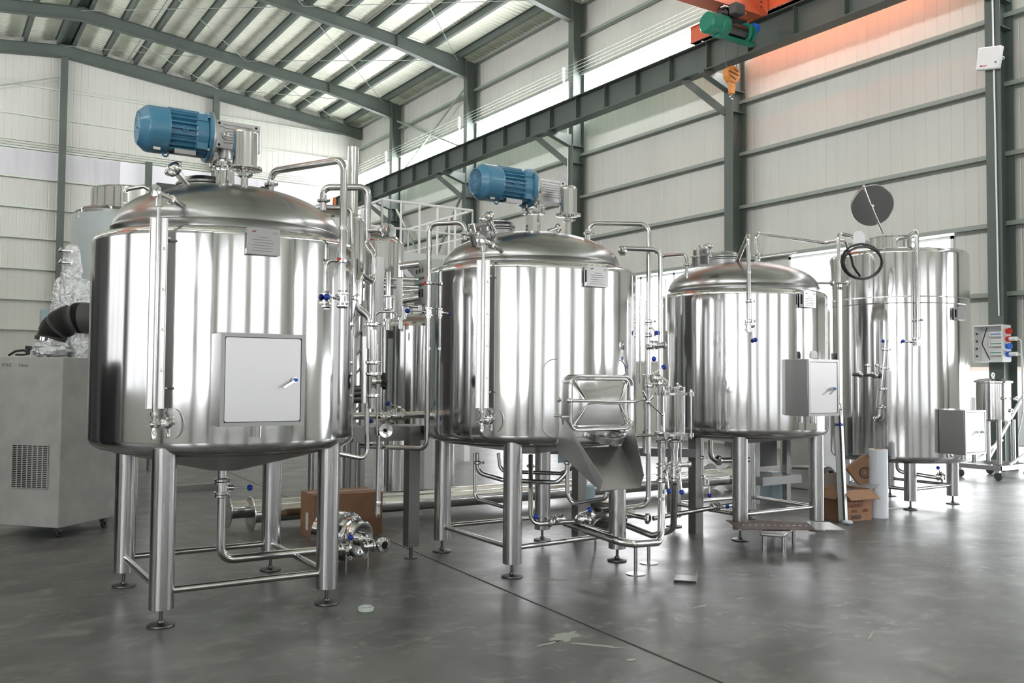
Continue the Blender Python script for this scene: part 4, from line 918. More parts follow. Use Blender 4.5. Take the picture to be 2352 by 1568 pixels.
mb = MB(); mb.cyl(af(1958, 860), af(2025, 862), .018); mb.build('cross_pipe', 'dark_steel', fa)
for x, y in ((1976, 860), (2010, 862)): clampon(fa, af(x, y), MX, .022)
mb = MB(); mb.lathe([(.008, 0), (.008, .09), (.03, .1), (.03, .125), (.001, .128)], af(1993, 860), UP, 20); mb.build('gauge', 'fitting_steel', fa)
# black hose loop on the tall tank's lug
hp = MB()
for k in range(2):
    lp = [ony(1979+k*3+(46-2*k)*math.cos(2*PI*i/20), 600+k*3+(40-3*k)*math.sin(2*PI*i/20), 6.0-.03*k) for i in range(21)]
    hp.tube(lp, .013, 0, 10)
hp.tube([ony(1945, 572, 5.98), ony(1955, 590, 5.98), ony(1960, 612, 5.98), ony(1975, 634, 5.98)], .012, .05, 8)
tag(hp.build('hose', 'black_rubber'), 'black hose coiled in a loop hanging from the top of the tall tank', 'hose')
#PART3
# ------------------------------------------------------------------ bridge crane, hoist and hook
cr = thing('bridge_crane', (14.6, 13.0, 9.07), 'bright red bridge crane girder and end carriage riding on the runway beam', 'crane')
mb = MB(); mb.box((14.6, 12.1, 9.27), (.26, 5.6, .36)); mb.box((14.6, 12.1, 9.1), (.34, 5.6, .02)); mb.box((14.6, 12.1, 9.45), (.34, 5.6, .02)); mb.build('end_carriage', 'crane_red', cr)
for y in (14.6, 9.7): MB().cyl((14.52, y, 9.18), (14.68, y, 9.18), .1).build('carriage_wheel', 'dark_steel', cr)
mb = MB(); mb.box((3.5, 12.88, 9.40), (21.6, .30, .86)); mb.box((3.5, 12.88, 8.98), (21.6, .42, .03)); mb.box((3.5, 12.88, 9.84), (21.6, .5, .03)); mb.prism([(0, -.42), (0, .42), (-.6, .42), (-.6, .1)], (14.40, 12.6, 9.4), (1, 0, 0), (0, 0, 1), (0, 1, 0), .56); mb.build('main_girder', 'crane_red', cr)
mb = MB()
for k in range(6): mb.lathe([(.018, 0), (.018, .02)], (14.2, 12.6, 9.1+k*.1), (0, -1, 0), 10)
mb.build('bolt_row', 'dark_steel', cr)
mb = MB(); mb.box((XL+.95, 12.1, 9.27), (.26, 5.6, .36)); mb.build('end_carriage', 'crane_red', cr)
g = MB(); g.box((XL+.95, 11.5, 8.62), (.3, 49, .64)); tag(g.build('crane_runway_beam', 'steel_paint'), 'dark green crane runway beam on the left wall, outside the photo', 'beam')
ho = thing('electric_hoist', (13.45, 12.88, 8.3), 'green electric hoist with dark rope drum under the red crane girder', 'hoist')
hy, hz0 = 12.75, 8.52
mb = MB(); mb.lathe([(.001, -.0), (.17, .0), (.21, .04), (.21, .30), (.23, .31), (.23, .50), (.20, .51), (.19, .52)], (12.78, hy, hz0+.0), MX, 40); mb.build('motor_housing', 'crane_green', ho)
MB().lathe([(.155, 0), (.155, .56)], (13.28, hy, hz0), MX, 32).build('rope_drum', 'dark_steel', ho)
mb = MB(); mb.lathe([(.19, 0), (.21, .01), (.21, .05), (.16, .06), (.16, .10), (.21, .11), (.21, .16), (.15, .18), (.001, .18)], (13.84, hy, hz0), MX, 36); mb.build('gear_case', 'crane_green', ho)
MB().box((13.55, hy-.05, hz0-.22), (1.0, .12, .06)).build('guide_rail', 'crane_green', ho)
MB().lathe([(.09, 0), (.1, .02), (.1, .12), (.06, .16), (.001, .17)], (14.0, hy-.1, hz0+.12), MX, 20).build('limit_switch', 'bright_blue', ho)
mb = MB(); mb.box((13.55, hy+.05, hz0+.25), (.75, .16, .05)); mb.box((13.5, hy+.1, hz0+.34), (.3, .3, .18)); mb.build('trolley_frame', 'dark_steel', ho)
mb = MB(); mb.box((13.45, hy-.2, hz0+.33), (.28, .2, .22)); mb.build('control_box', 'grey_rubber', ho, bevel=.03)
for dx in (-.26, .26): MB().lathe([(.07, -.04), (.07, .04)], (13.55+dx, hy-.02, hz0+.42), MY, 20).build('trolley_wheel', 'fitting_steel', ho)
hk = ond(1680, 172, 17.9); hk = ony(1680, 172, hy)
mb = MB(); a = ony(1657, 95, hy); b = ony(1706, 100, hy)
mb.cyl((hk.x-.2, hy, hz0-.1), (hk.x-.13, hy, hk.z+.05), .008, n=6); mb.cyl((hk.x+.22, hy, hz0-.1), (hk.x+.13, hy, hk.z+.05), .008, n=6); mb.build('hoist_rope', 'dark_steel', ho)
mb = MB(); mb.prism([(.17*math.cos(2*PI*k/28), .17*math.sin(2*PI*k/28)) for k in range(28)], hk+Vector((0, -.07, 0)), (1, 0, 0), (0, 0, 1), (0, 1, 0), .14); mb.prism([(-.07, 0), (.07, 0), (.05, -.28), (-.03, -.28)], hk+Vector((.0, -.05, -.1)), (1, 0, 0), (0, 0, 1), (0, 1, 0), .1)
hb = mb.build('hook_block', 'hook_yellow', ho)
mb = MB()
for dz, x0, x1 in ((.09, .0, .12), (.02, -.15, .13), (-.07, -.11, .05)): mb.beam(hk+Vector((x0, -.073, dz+.02)), hk+Vector((x1, -.073, dz-.03)), .004, .022, (0, 0, 1))
mb.build('warning_stripe', 'ink', hb)
MB().torus(hk+Vector((.01, 0, -.44)), MY, .05, .016, 24, 8, -2.2, 2.2).build('lifting_hook', 'fitting_steel', hb)
# white box on the right column
wb = thing('white_wall_box', (15.05, 8.4, 6.7), 'small tilted white box fixed to the right-hand column above the wires', 'box')
M_ = Matrix.Rotation(math.radians(10), 3, 'X')
cb = onx(2273, 134, 15.08); mb = MB(); mb.box(cb, (.10, .40, .38), M=M_); mb.build('box_body', 'white_paint', wb, bevel=.02)
mb = MB(); mb.box(cb+Vector((-.052, 0, 0)), (.004, .35, .33), M=M_); mb.build('box_cover', 'white_paint', wb)
mb = MB(); mb.box(cb+Vector((-.056, .08, -.12)), (.002, .12, .012), M=M_); mb.box(cb+Vector((-.056, .12, -.11)), (.002, .03, .022), M=M_); mb.build('red_print', 'red_plastic', wb)
mb = MB(); mb.box(cb+Vector((-.056, -.13, -.11)), (.002, .035, .035), M=M_); mb.build('grey_print', 'ink_grey', wb)
MB().torus(cb+Vector((0, -.23, -.06)), MX, .02, .006).build('latch', 'white_paint', wb)
g = MB(); g.cyl((15.17, 8.33, 2.6), (15.17, 8.4, 12), .014, n=8); tag(g.build('conduit_pipe', 'white_paint'), 'thin white conduit running up the right-hand column to the socket box', 'conduit')
g = MB(); g.cyl((15.17, 20.5, 6.0), (15.17, 20.5, 9.8), .018, n=8); tag(g.build('conduit_pipe', 'white_paint'), 'thin white conduit on the column behind the middle tank', 'conduit')
# ------------------------------------------------------------------ socket box, kettle cart, rack outside the dock
sb = thing('socket_box', (15.0, 8.6, 1.75), 'open white electrical socket box with red and blue plugs on the right column', 'socket box')
D = 14.9
def B_(x, y, d=D): return ond(x, y, d)
xb = 15.12; p0 = onx(2246, 790, xb); 
ya = onx(2243, 790, xb-.14).y; yb_ = onx(2309, 790, xb-.14).y; zt = onx(2275, 748, xb-.14).z; zb = onx(2275, 830, xb-.14).z
x0, x1 = xb-.24, xb+.02; ym, hh_, ww_ = (ya+yb_)/2, zt-zb, abs(ya-yb_)
mb = MB(); mb.box((x1, ym, (zt+zb)/2), (.02, ww_, hh_))
for s in (-1, 1): mb.box(((x0+x1)/2, ym+s*ww_/2, (zt+zb)/2), (x1-x0, .02, hh_)); mb.box(((x0+x1)/2, ym, (zt+zb)/2+s*hh_/2), (x1-x0, ww_, .02))
mb.build('box_shell', 'white_paint', sb)
mb = MB(); mb.box((x0-.2, ya+.05, (zt+zb)/2), (.35, .02, hh_)); mb.build('open_door', 'white_paint', sb)
for i, (dz, w_) in enumerate(((.16, .24), (.0, .26), (-.15, .26))):
    q = MB(); q.box((x1-.06, ym-.05, (zt+zb)/2+dz), (.08, w_, .09)); q = q.build('breaker_row', 'white_paint', sb, bevel=.01)
    MB().box((x1-.105, ym-.05, (zt+zb)/2+dz), (.004, w_*.7, .012)).build('green_strip', 'green_print' if i else 'bright_blue', q)
MB().tube([(x0+.1, ym+.06, zt-.03), (x0+.08, ym+.14, (zt+zb)/2), (x0+.1, ym+.02, zb+.03)], .009, .1, 8).build('cable_loop', 'black_rubber', sb)
mb = MB()
for k in range(4): mb.sphere((x0+.06, ya-.03, zt-.13-k*.125), .018, 10)
mb.build('knockout', 'ink', sb)
for k, (mt_, dz) in enumerate((('red_plastic', .20), ('red_plastic', .07), ('blue_socket', -.05), ('blue_socket', -.18))):
    q = Vector(((x0+x1)/2, yb_-.01, (zt+zb)/2+dz)); s_ = MB().lathe([(.045, 0), (.045, .05), (.052, .052), (.052, .07), (.001, .07)], q, (-.3, -1, .0), 20).build('plug_socket', mt_, sb)
for dz, m_ in ((.07, 0), (-.18, 1)):
    q = Vector(((x0+x1)/2-.02, yb_-.07, (zt+zb)/2+dz)); mb = MB(); mb.cyl(q, q+Vector((-.03, -.13, 0)), .035); e = q+Vector((-.03, -.13, 0)); mb.tube([e, e+Vector((-.02, -.08-.02*m_, -.02)), e+Vector((-.02, -.09, -1.2+.3*m_)), e+Vector((.2, .1, -1.55+.3*m_))], .011, .08, 8); mb.build('power_plug', 'white_paint', sb)
# cart
kt = thing('kettle_cart', (14.75, 8.2, 0), 'small steel kettle standing on a wheeled trolley with sloping handles at the far right', 'trolley')
K = lambda x, y, d=14.3: ond(x, y, d)
kc = K(2281, 920); zt = K(2281, 880).z; zb = K(2281, 962).z; r = .25
mb = MB(); mb.lathe([(r-.02, zb-.03), (r, zb), (r, zt), (r+.03, zt+.01), (r+.03, zt+.035), (r-.05, zt+.07), (.001, zt+.09)], (kc.x, kc.y, 0), UP, 40); mb.build('kettle', 'mirror_steel', kt)
MB().torus((kc.x, kc.y, zt+.13), MY, .035, .01).build('lid_ring', 'fitting_steel', kt)
for dx, dz in ((-.12, .33), (.2, .33), (.06, .14)): MB().lathe([(.03, 0), (.03, .05), (.018, .05), (.018, .0)], (kc.x+dx-.02, kc.y-r*.93, zb+dz), (-.2, -1, 0), 16).build('port', 'fitting_steel', kt)
for sx, sy in ((-1, -1), (1, -1), (1, 1), (-1, 1)): MB().cyl((kc.x+sx*.2, kc.y+sy*.2, .22), (kc.x+sx*.2, kc.y+sy*.2, zb), .035).build('kettle_leg', 'brushed_steel', kt)
mb = MB()
for s in (-1, 1): mb.box((kc.x, kc.y+s*.35, .19), (1.0, .05, .07)); mb.box((kc.x+s*.48, kc.y, .19), (.05, .75, .07))
mb.build('trolley_frame', 'satin_steel', kt)
for sx, sy in ((-1, -1), (1, -1), (1, 1), (-1, 1)):
    w_ = MB(); w_.torus((kc.x+sx*.42, kc.y+sy*.3, .065), MX, .045, .02); w_.cyl((kc.x+sx*.42-.02, kc.y+sy*.3, .065), (kc.x+sx*.42+.02, kc.y+sy*.3, .065), .04); w_.build('caster', 'grey_rubber', kt)
    MB().box((kc.x+sx*.42, kc.y+sy*.3, .135), (.05, .06, .04)).build('caster_fork', 'fitting_steel', kt)
for s in (-1, 1):
    mb = MB(); a = Vector((kc.x+.35, kc.y+s*.3, .22)); mb.beam(a, a+Vector((.75, -.25, 1.15)), .04, .04); mb.beam(Vector((kc.x-.1, kc.y+s*.3, .22)), Vector((kc.x+.62, kc.y+s*.3-.1, .55)), .03, .03); mb.build('push_handle', 'white_paint', kt)
rk = thing('storage_rack', (22, 13, 0), 'dark low rack with pale boards beyond the dock opening at far right', 'rack')
MB().box((22, 12.2, .55), (.8, 8, 1.1)).build('rack_base', 'grey_rubber', rk); MB().box((21.7, 12.2, 1.45), (.2, 8, .6)).build('board_stack', 'cream_board', rk); MB().box((22, 12.2, 1.85), (.9, 8, .2)).build('brown_load', 'cardboard_inside', rk)
g = MB(); p = K(2240, 775, 15.5); g.box((p.x, p.y, (K(2240, 745, 15.5).z+K(2240, 850, 15.5).z)/2), (.03, .35, K(2240, 745, 15.5).z-K(2240, 850, 15.5).z)); 
# ------------------------------------------------------------------ left foreground cabinet, duct, clamp handle
A_, Bq, Cq = onz(134, 1213, .1), onz(0, 1205, .1), onz(232, 1187, .1)
u = (Bq-A_).normalized(); v = Vector((-u.y, u.x, 0)); v = v if v.dot(Cq-A_) > 0 else -v
wd, dp, tp = .95, .78, 1.655
cb_ = thing('metal_cabinet', (A_.x+u.x*wd/2+v.x*dp/2, A_.y+u.y*wd/2+v.y*dp/2, 0), 'grey metal machine cabinet with a black grille at the left edge', 'cabinet')
Mc = Matrix((u, v, UP)).transposed()
o = Vector((A_.x, A_.y, 0))
mb = MB(); mb.box(o+u*wd/2+v*dp/2+UP*(.1+tp)/2, (wd, dp, tp-.1), M=Mc); bd = mb.build('cabinet_body', 'cabinet_paint', cb_, bevel=.006)
n_ = -v; gc = o; 
def face(px, py):      # point on the front face through a pixel
    d = ray(px, py); t = (o-CAM).dot(n_)/d.dot(n_); return CAM+d*t
g0 = face(27, 1118); g1 = face(112, 1023); gw = (g1-g0).dot(u); gl = min(0, gw); W = abs(gw); Hh = g1.z-g0.z
base = g0 if gw > 0 else g0+u*gw
mb = MB(); mb.box(base+u*W/2+UP*Hh/2+n_*.002, (W, .008, Hh), M=Mc); mb.build('vent_recess', 'dark_void', bd)
mb = MB()
for k in range(8): mb.box(base+u*W*k/7+UP*Hh/2+n_*.008, (.010, .006, Hh), M=Mc)
for k in range(24): mb.box(base+u*W/2+UP*Hh*k/23+n_*.009, (W, .005, .007), M=Mc)
mb.build('vent_grille', 'cabinet_paint', bd)
# pencilled marks on the cabinet
t0 = face(5, 842); text('P.V.C — Hose', .05, t0+n_*.003, -u if u.x < 0 else u, UP, 'ink_grey', bd, 'pencil_note') 
for q in (o+u*.07+v*.08, o+u*.07+v*(dp-.1), o+u*(wd-.07)+v*.08):
    MB().torus(q+UP*.035, u, .022, .014, 20, 8).build('caster', 'black_rubber', cb_); MB().box(q+UP*.08, (.05, .05, .045), M=Mc).build('caster_fork', 'dark_steel', cb_)
g = MB(); a = [ond(x, y, 8.9) for x, y in ((20, 816), (36, 806), (56, 804), (66, 812))]; g.tube(a, .012, .03, 8); g.tube([ond(36, 814, 8.9), ond(50, 815, 8.9), ond(68, 812, 8.9)], .01, .02, 8); g.cyl(ond(65, 812, 8.9), ond(66, 800, 8.9), .016); g.cyl(ond(60, 798, 8.9), ond(72, 799, 8.9), .02)
tag(g.build('hand_clamp', 'black_rubber'), 'black clamp handle lying on top of the grey cabinet', 'clamp')
d_ = thing('flexible_duct', tuple(ond(118, 790, 9.6)), 'black ribbed flexible duct bending out from behind the grey cabinet', 'duct')
pts = [ond(122, 782, 9.8), ond(126, 760, 9.8), ond(150, 738, 9.8), ond(185, 730, 9.8), ond(240, 728, 9.8)]
MB().tube(pts, .155, .30, 28, 16, ribs=lambda i: .155+(.014 if i % 2 else -.012)).build('ribbed_hose', 'grey_rubber', d_)
q = ond(118, 778, 9.8); MB().lathe([(.155, -.02), (.165, -.02), (.165, .02), (.155, .02)], q, (pts[1]-pts[0]), 32).build('band_clamp', 'fitting_steel', d_)
def lumpy(c, rx, rz, seed, n=22, m=16, amp=.16):
    random.seed(seed); vs = []; fs = []
    for j in range(m+1):
        t = PI*j/m
        for k in range(n):
            a = 2*PI*k/n; w = 1+random.uniform(-amp, amp); vs.append(Vector(c)+Vector((math.cos(a)*math.sin(t)**.5*rx*w if j not in (0, m) else 0, math.sin(a)*math.sin(t)**.5*rx*w if j not in (0, m) else 0, -math.cos(t)*rz)))
    for j in range(m):
        for k in range(n): fs.append((j*n+k, j*n+(k+1) % n, (j+1)*n+(k+1) % n, (j+1)*n+k))
    return vs, fs
g = MB(); g.add(*lumpy(ond(118, 803, 9.6), .17, .09, 5)); g.build('foil_wrap', 'wrap_film', d_)
# ------------------------------------------------------------------ film wrapped machines behind tank one
wm = thing('wrapped_machine', tuple(ond(150, 700, 9.9).xy)+(0,), 'tall machine bundled in shiny clear film behind the left tank', 'wrapped machine')
q = ond(150, 700, 9.9)
for x, y0, y1, r in ((138, 635, 870, .13), (160, 560, 800, .13), (184, 640, 860, .16)):
    a = ond(x, y1, 9.9); b = ond(x, y0, 9.9); g = MB(); g.add(*lumpy((a.x, a.y, b.z/2+.0), r, b.z/2, x, 26, 40, .14)); g.build('film_bundle', 'wrap_film', wm)
q = ond(92, 740, 11.2); g = MB(); zt_ = ond(105, 712, 11.2).z; g.box((ond(107, 760, 11.2).x, ond(107, 760, 11.2).y, zt_/2), (.14, .2, zt_)); g.build('wrapped_box', 'pale_blue', wm)
for y in (575, 602): g = MB(); g.cyl(ond(136, y, 9.8), ond(165, y+2, 9.8), .016); g.clamp(ond(140, y, 9.8), MX, .016); g.build('protruding_pipe', 'fitting_steel', wm)
bt = thing('covered_tank', (ond(262, 520, 11.4).x, ond(262, 520, 11.4).y, 0), 'pale film covered tank with a bar handle on its dark lid, behind the left tank', 'tank')
q = ond(262, 520, 11.4); zt_ = ond(262, 502, 11.4).z; R_ = .49
MB().lathe([(R_, .8), (R_, zt_), (R_-.03, zt_+.01)], (q.x, q.y, 0), UP, 48).build('covered_shell', 'covered_film', bt)
MB().lathe([(R_-.04, zt_), (R_-.04, zt_+.05), (R_-.06, zt_+.06), (.3, zt_+.11), (.001, zt_+.13)], (q.x, q.y, 0), UP, 48).build('lid', 'dome_steel', bt)
g = MB(); g.tube([ond(188, 488, 11.0), ond(189, 476, 11.0), ond(253, 469, 11.0), ond(256, 484, 11.0)], .012, .03, 8); g.build('lid_handle', 'fitting_steel', bt)
g = MB(); g.cyl(ond(183, 500, 11.0), ond(183, 486, 11.0), .03); g.build('side_nozzle', 'fitting_steel', bt)
for k in range(3): a = 2*PI*k/3; MB().cyl((q.x+.3*math.cos(a), q.y+.3*math.sin(a), 0), (q.x+.3*math.cos(a), q.y+.3*math.sin(a), .82), .05).build('leg', 'brushed_steel', bt)
def simple_tank(nm, lb, px, D, r, ytop, zbot, m='mirror_steel', dome=.15, legs=3, cat='tank'):
    q = ond(px, ytop, D); t = thing(nm, (q.x, q.y, 0), lb, cat); zt_ = q.z
    MB().lathe([(r-.04, zbot-.02), (r, zbot+.03), (r, zt_-.03), (r-.03, zt_)], (q.x, q.y, 0), UP, 56).build('shell', m, t)
    MB().lathe([(r-.05, zt_-.01)]+[((r-.05)*math.cos(k/8*PI/2), zt_-.01+dome*math.sin(k/8*PI/2)) for k in range(9)], (q.x, q.y, 0), UP, 48).build('dome_top', 'dome_steel', t)
    for k in range(legs): a = 2*PI*k/legs+.4; MB().cyl((q.x+(r-.12)*math.cos(a), q.y+(r-.12)*math.sin(a), 0), (q.x+(r-.12)*math.cos(a), q.y+(r-.12)*math.sin(a), zbot+.02), .05).build('leg', 'brushed_steel', t)
    return t, q
t5, q5 = simple_tank('background_tank', 'plain steel tank standing behind the lid of the left tank, nearest the far gable', 300, 14.2, .57, 440, .9, dome=.02)
MB().tube([ond(288, 465, 13), ond(288, 435, 13), ond(330, 428, 13), ond(345, 436, 13)], .03, .06).build('overflow_pipe', 'fitting_steel', t5)
t6, q6 = simple_tank('background_tank', 'steel tank with domed top behind the pressure gauge, left of the platform', 868, 12.6, .36, 556, .9)
t7, q7 = simple_tank('background_tank', 'short steel tank under the platform, seen between the two big tanks', 985, 11.0, .57, 748, .92, dome=.16)
t8, q8 = simple_tank('background_tank', 'steel tank behind the right edge of the left tank, under the silver stack', 772, 11.6, .38, 505, .9)
MB().box(ond(897, 768, 10.25), (.06, .01, .09)).build('side_tag', 'ink', t7)
mb = MB(); mb.cyl(ond(958, 760, 11.0), ond(958, 930, 11.0), .035); mb.build('drain_pipe', 'fitting_steel', t7)
for x, y in ((920, 737), (928, 715), (890, 740)): MB().lathe([(.03, 0), (.03, .1), (.05, .1), (.05, .13), (.001, .14)], ond(x, y+18, 10.4), UP, 16).build('top_nozzle', 'fitting_steel', t7)
mb = MB(); mb.tube([ond(864, 800, 9.8), ond(864, 716, 9.8), ond(909, 716, 9.8), ond(912, 735, 9.8)], .012, .05); mb.build('vent_loop', 'pipe_steel', t7)
ex = thing('exhaust_stack', (ond(807, 500, 13).x, ond(807, 500, 13).y, 2), 'tall silver vertical stack with cut open top in front of the hall corner', 'stack')
e0 = ond(807, 610, 13); e1 = ond(807, 336, 13); MB().lathe([(.08, 0.0), (.08, e1.z), (.074, e1.z), (.074, e1.z-.3)], (e0.x, e0.y, 0), UP, 32).build('stack_pipe', 'mirror_steel', ex)
# ------------------------------------------------------------------ platform with railing, panel, struts
YP = 14.2
pl = thing('work_platform', (ony(980, 590, YP).x, YP, 0), 'raised steel work platform with white railings behind the two big tanks', 'platform')
xa, xb_ = ony(878, 458, YP).x, ony(1085, 490, YP).x; zd_ = ony(900, 590, YP).z; zr = ony(878, 458, YP).z; YB = YP+2.6
MB().box(((xa+xb_)/2, (YP+YB)/2, zd_-.06), (xb_-xa+.1, YB-YP, .12)).build('deck', 'platform_grey', pl)
MB().box(((xa+xb_)/2, YP-.05, zd_-.02), (xb_-xa+.1, .02, .24)).build('kick_plate', 'platform_grey', pl)
def rail(a, b, n):
    a = Vector(a); b = Vector(b)
    for h in (zr, (zr+zd_)/2+.02): mb = MB(); mb.cyl((a.x, a.y, h), (b.x, b.y, h), .024 if h == zr else .016, n=10); mb.build('hand_rail', 'white_paint', pl)
    for k in range(n+1): p = a.lerp(b, k/n); MB().cyl((p.x, p.y, zd_), (p.x, p.y, zr), .02, n=10).build('rail_post', 'white_paint', pl)
rail((xa, YP, 0), (xb_, YP, 0), 5); rail((xb_, YP, 0), (xb_, YB, 0), 3); rail((xa, YP, 0), (xa, YB, 0), 3); rail((xa, YB, 0), (xb_, YB, 0), 6)
for x, y in ((xa+.1, YP), (xa+.75, YP+.1), (xb_-.1, YP), (xb_-.1, YB-.1), (xa+.1, YB-.1)): MB().box((x, y, zd_/2-.06), (.12, .12, zd_-.12)).build('platform_post', 'white_paint', pl)
mb = MB(); mb.beam(ond(905, 595, 14), ond(955, 650, 14), .08, .08); mb.build('strut', 'satin_steel', pl)
for y0, y1, r in ((612, 606, .05), (640, 642, .03), (655, 660, .03), (670, 666, .03), (690, 683, .055), (699, 705, .02)):
    g = MB(); g.cyl(ond(862 if y0 in (640, 655) else 918, y0, 11.9), ond(962, y1, 11.9), r, n=14)
    g.build('pipe_run', 'pipe_steel', pl)
xp = ond(966, 650, 12).x; pn = thing('control_panel', (xp, ond(966, 650, 12).y, 1.5), 'grey-green control panel with rows of green and red lamps between the big tanks', 'control panel')
ya_, yb2 = onx(951, 650, xp).y, onx(986, 650, xp).y; zt_, zb_ = onx(951, 601, xp).z, onx(951, 700, xp).z
MB().box((xp+.1, (ya_+yb2)/2, (zt_+zb_)/2), (.2, abs(ya_-yb2), zt_-zb_)).build('panel_box', 'panel_grey', pn)
def pp_(px, py): return onx(px, py, xp-.004)
for row, y in enumerate((641, 656)):
    for k in range(6): q = pp_(955+k*3.6, y-k*.8); MB().lathe([(.016, 0), (.016, .015), (.001, .018)], q, (-1, 0, 0), 12).build('panel_lamp', 'green_print' if k < 4 or row == 0 and k < 5 else 'red_plastic', pn)
for k in range(3): q = pp_(957+k*7, 624-k*1.6); MB().box(q, (.01, .02, .05)).build('switch', 'ink', pn)
for k in range(2): q = pp_(963+k*7, 674-k*1.6); MB().box(q, (.01, .035, .11)).build('meter', 'ink', pn)
mb = MB(); mb.box((xp+.1, (ya_+yb2)/2, zb_/2), (.12, .12, zb_)); mb.build('panel_post', 'white_paint', pn)
sx = thing('filter_column', (ond(890, 700, 11.4).x, ond(890, 700, 11.4).y, 0), 'narrow white filter column with clamped glass section under the platform', 'filter')
for x, y0, y1, r in ((872, 590, 720, .055), (918, 640, 730, .04)): a = ond(x, y1, 11.4); b = ond(x, y0, 11.4); MB().cyl((a.x, a.y, 0), b, r, n=24).build('column_pipe', 'white_paint', sx)
a = ond(891, 710, 11.2); b = ond(891, 680, 11.2); mb = MB(); mb.cyl(a, b, .045); mb.clamp(a, UP, .045); mb.clamp(b, UP, .045); mb.cyl(b, b+UP*.3, .03); mb.build('glass_section', 'fitting_steel', sx)
st = thing('access_stair', (ond(822, 800, 9.5).x, ond(822, 800, 9.5).y, 0), 'narrow steel stair frame with slanted treads right of the left tank', 'stair')
for x in (815, 836): a = ond(x, 690, 9.5); MB().box((a.x, a.y, a.z/2), (.05, .05, a.z)).build('stringer', 'satin_steel', st)
for k in range(6): y = 720+k*42; mb = MB(); mb.beam(ond(812, y+18, 9.48), ond(840, y-14, 9.48), .03, .02); mb.build('tread', 'satin_steel', st)
for y in (895, 918, 905): mb = MB(); mb.cyl(ond(808, y, 9.3), ond(834, y-2, 9.3), .04); mb.build('stub_pipe', 'dark_steel', st)
# ------------------------------------------------------------------ valve stand between tanks one and two
YV = 6.95
vs_ = thing('valve_stand', (3.45, 6.79, 0), 'square steel leg and channel carrying valves between the two big tanks', 'stand')
zc_ = ony(880, 978, YV).z
MB().box((3.455, 6.82, (.10+zc_)/2), (.10, .10, zc_-.10)).build('leg', 'dark_satin', vs_)
MB().lathe([(.055, 0), (.055, .008), (.015, .012), (.015, .12)], (3.455, 6.82, 0), UP, 20).build('levelling_foot', 'dark_steel', vs_)
mb = MB(); xa2, xb2 = ony(800, 985, YV).x, ony(972, 985, YV).x; mb.box(((xa2+xb2)/2, YV+.05, zc_-.06), (xb2-xa2, .30, .12)); mb.build('channel', 'dark_satin', vs_)
zp = ony(880, 954, YV).z; xa2 = 2.60
MB().tube([(xa2, YV, zp), (3.62, YV, zp)], .030, 0, 16).build('header_pipe', 'pipe_steel', vs_)
valve(vs_, (ony(910, 956, YV).x, YV-.02, zp), MX, (-.8, -.1, .25), .034, .06, .10)
valve(vs_, (ony(880, 956, YV).x, YV-.02, zp-.01), MX, (-1, -.2, -.05), .03, .05, .16)
for x in (900, 925): clampon(vs_, (ony(x, 956, YV).x, YV, zp), MX, .032)
o = ony(885, 988, YV-.15); mb = MB(); mb.lathe([(.012, 0), (.030, 0), (.030, .012), (.058, .014), (.058, .0), (.04, -.02), (.03, -.1)], o, (-.1, -1, .0), 32); mb.build('open_ferrule', 'fitting_steel', vs_)
MB().lathe([(.001, .004), (.015, .004), (.015, .006), (.001, .006)], o, (-.1, -1, 0), 16).build('pipe_mouth', 'dark_void', vs_)
pq_ = ond(868, 1000, 7.3); pe_ = ond(868, 1180, 7.3); mb = MB(); mb.lathe([(.012, -.03), (.02, .0), (.018, .06), (.026, .09), (.022, .1), (.02, pq_.z-pe_.z)], pe_, UP, 16); mb.build('drop_pipe', 'pipe_steel', vs_)
# ------------------------------------------------------------------ centrifugal pump and carton by tank one
pu = thing('centrifugal_pump', (3.0, 6.95, 0), 'round polished pump lying on the floor beside the front right leg of the left tank', 'pump')
ax = Vector((.42, -.88, -.05)).normalized(); f0 = ony(832, 1238, 6.75)
mb = MB(); mb.lathe([(.165, -.40), (.185, -.38), (.19, -.18), (.195, -.17), (.195, -.15), (.17, -.14), (.165, -.10)], f0, ax, 44); mb.build('motor_shroud', 'mirror_steel', pu)
mb = MB(); mb.lathe([(.15, -.13), (.155, -.10), (.155, -.085), (.14, -.08), (.135, -.03), (.14, -.02), (.14, -.0), (.12, .004), (.11, .0), (.055, -.005), (.05, .02), (.035, .03), (.034, .06), (.001, .06)], f0, ax, 44); mb.build('pump_head', 'fitting_steel', pu)
for x, y in ((795, 1300), (845, 1298)): b = onz(x, y); MB().cyl(b, (b.x, b.y, .12), .007, n=8).build('foot', 'fitting_steel', pu)
for dx in (.12, -.1): b = Vector((f0.x+dx-.12, f0.y+.28, 0)); MB().cyl(b, (b.x, b.y, .10), .012, n=8).build('foot', 'fitting_steel', pu)
def carton(nm, lb, c, size, rz, label_=None, open_=False, cat='box'):
    t = thing(nm, (c[0], c[1], 0), lb, cat); M = Matrix.Rotation(rz, 3, 'Z'); w, d, h = size; o = Vector((c[0], c[1], 0)); X = M@MX; Y = M@MY
    mb = MB(); th = .006
    for s in (-1, 1): mb.box(o+X*s*w/2+UP*h/2, (th, d, h), M=M); mb.box(o+Y*s*d/2+UP*h/2, (w, th, h), M=M)
    mb.box(o+UP*.004, (w, d, .006), M=M)
    if not open_: mb.box(o+UP*h, (w, d, .006), M=M)
    b = mb.build('carton_body', 'cardboard', t)
    return t, b, o, X, Y
c1, b1, o1, X1, Y1 = carton('cardboard_box', 'closed brown cardboard box on the floor behind the left tank, near its pump', (3.42, 8.22), (.66, .42, .40), -.06)
mb = MB(); mb.box(o1+UP*.405, (.67, .06, .003), M=Matrix.Rotation(-.06, 3, 'Z')); mb.build('tape_strip', 'tape_grey', c1)
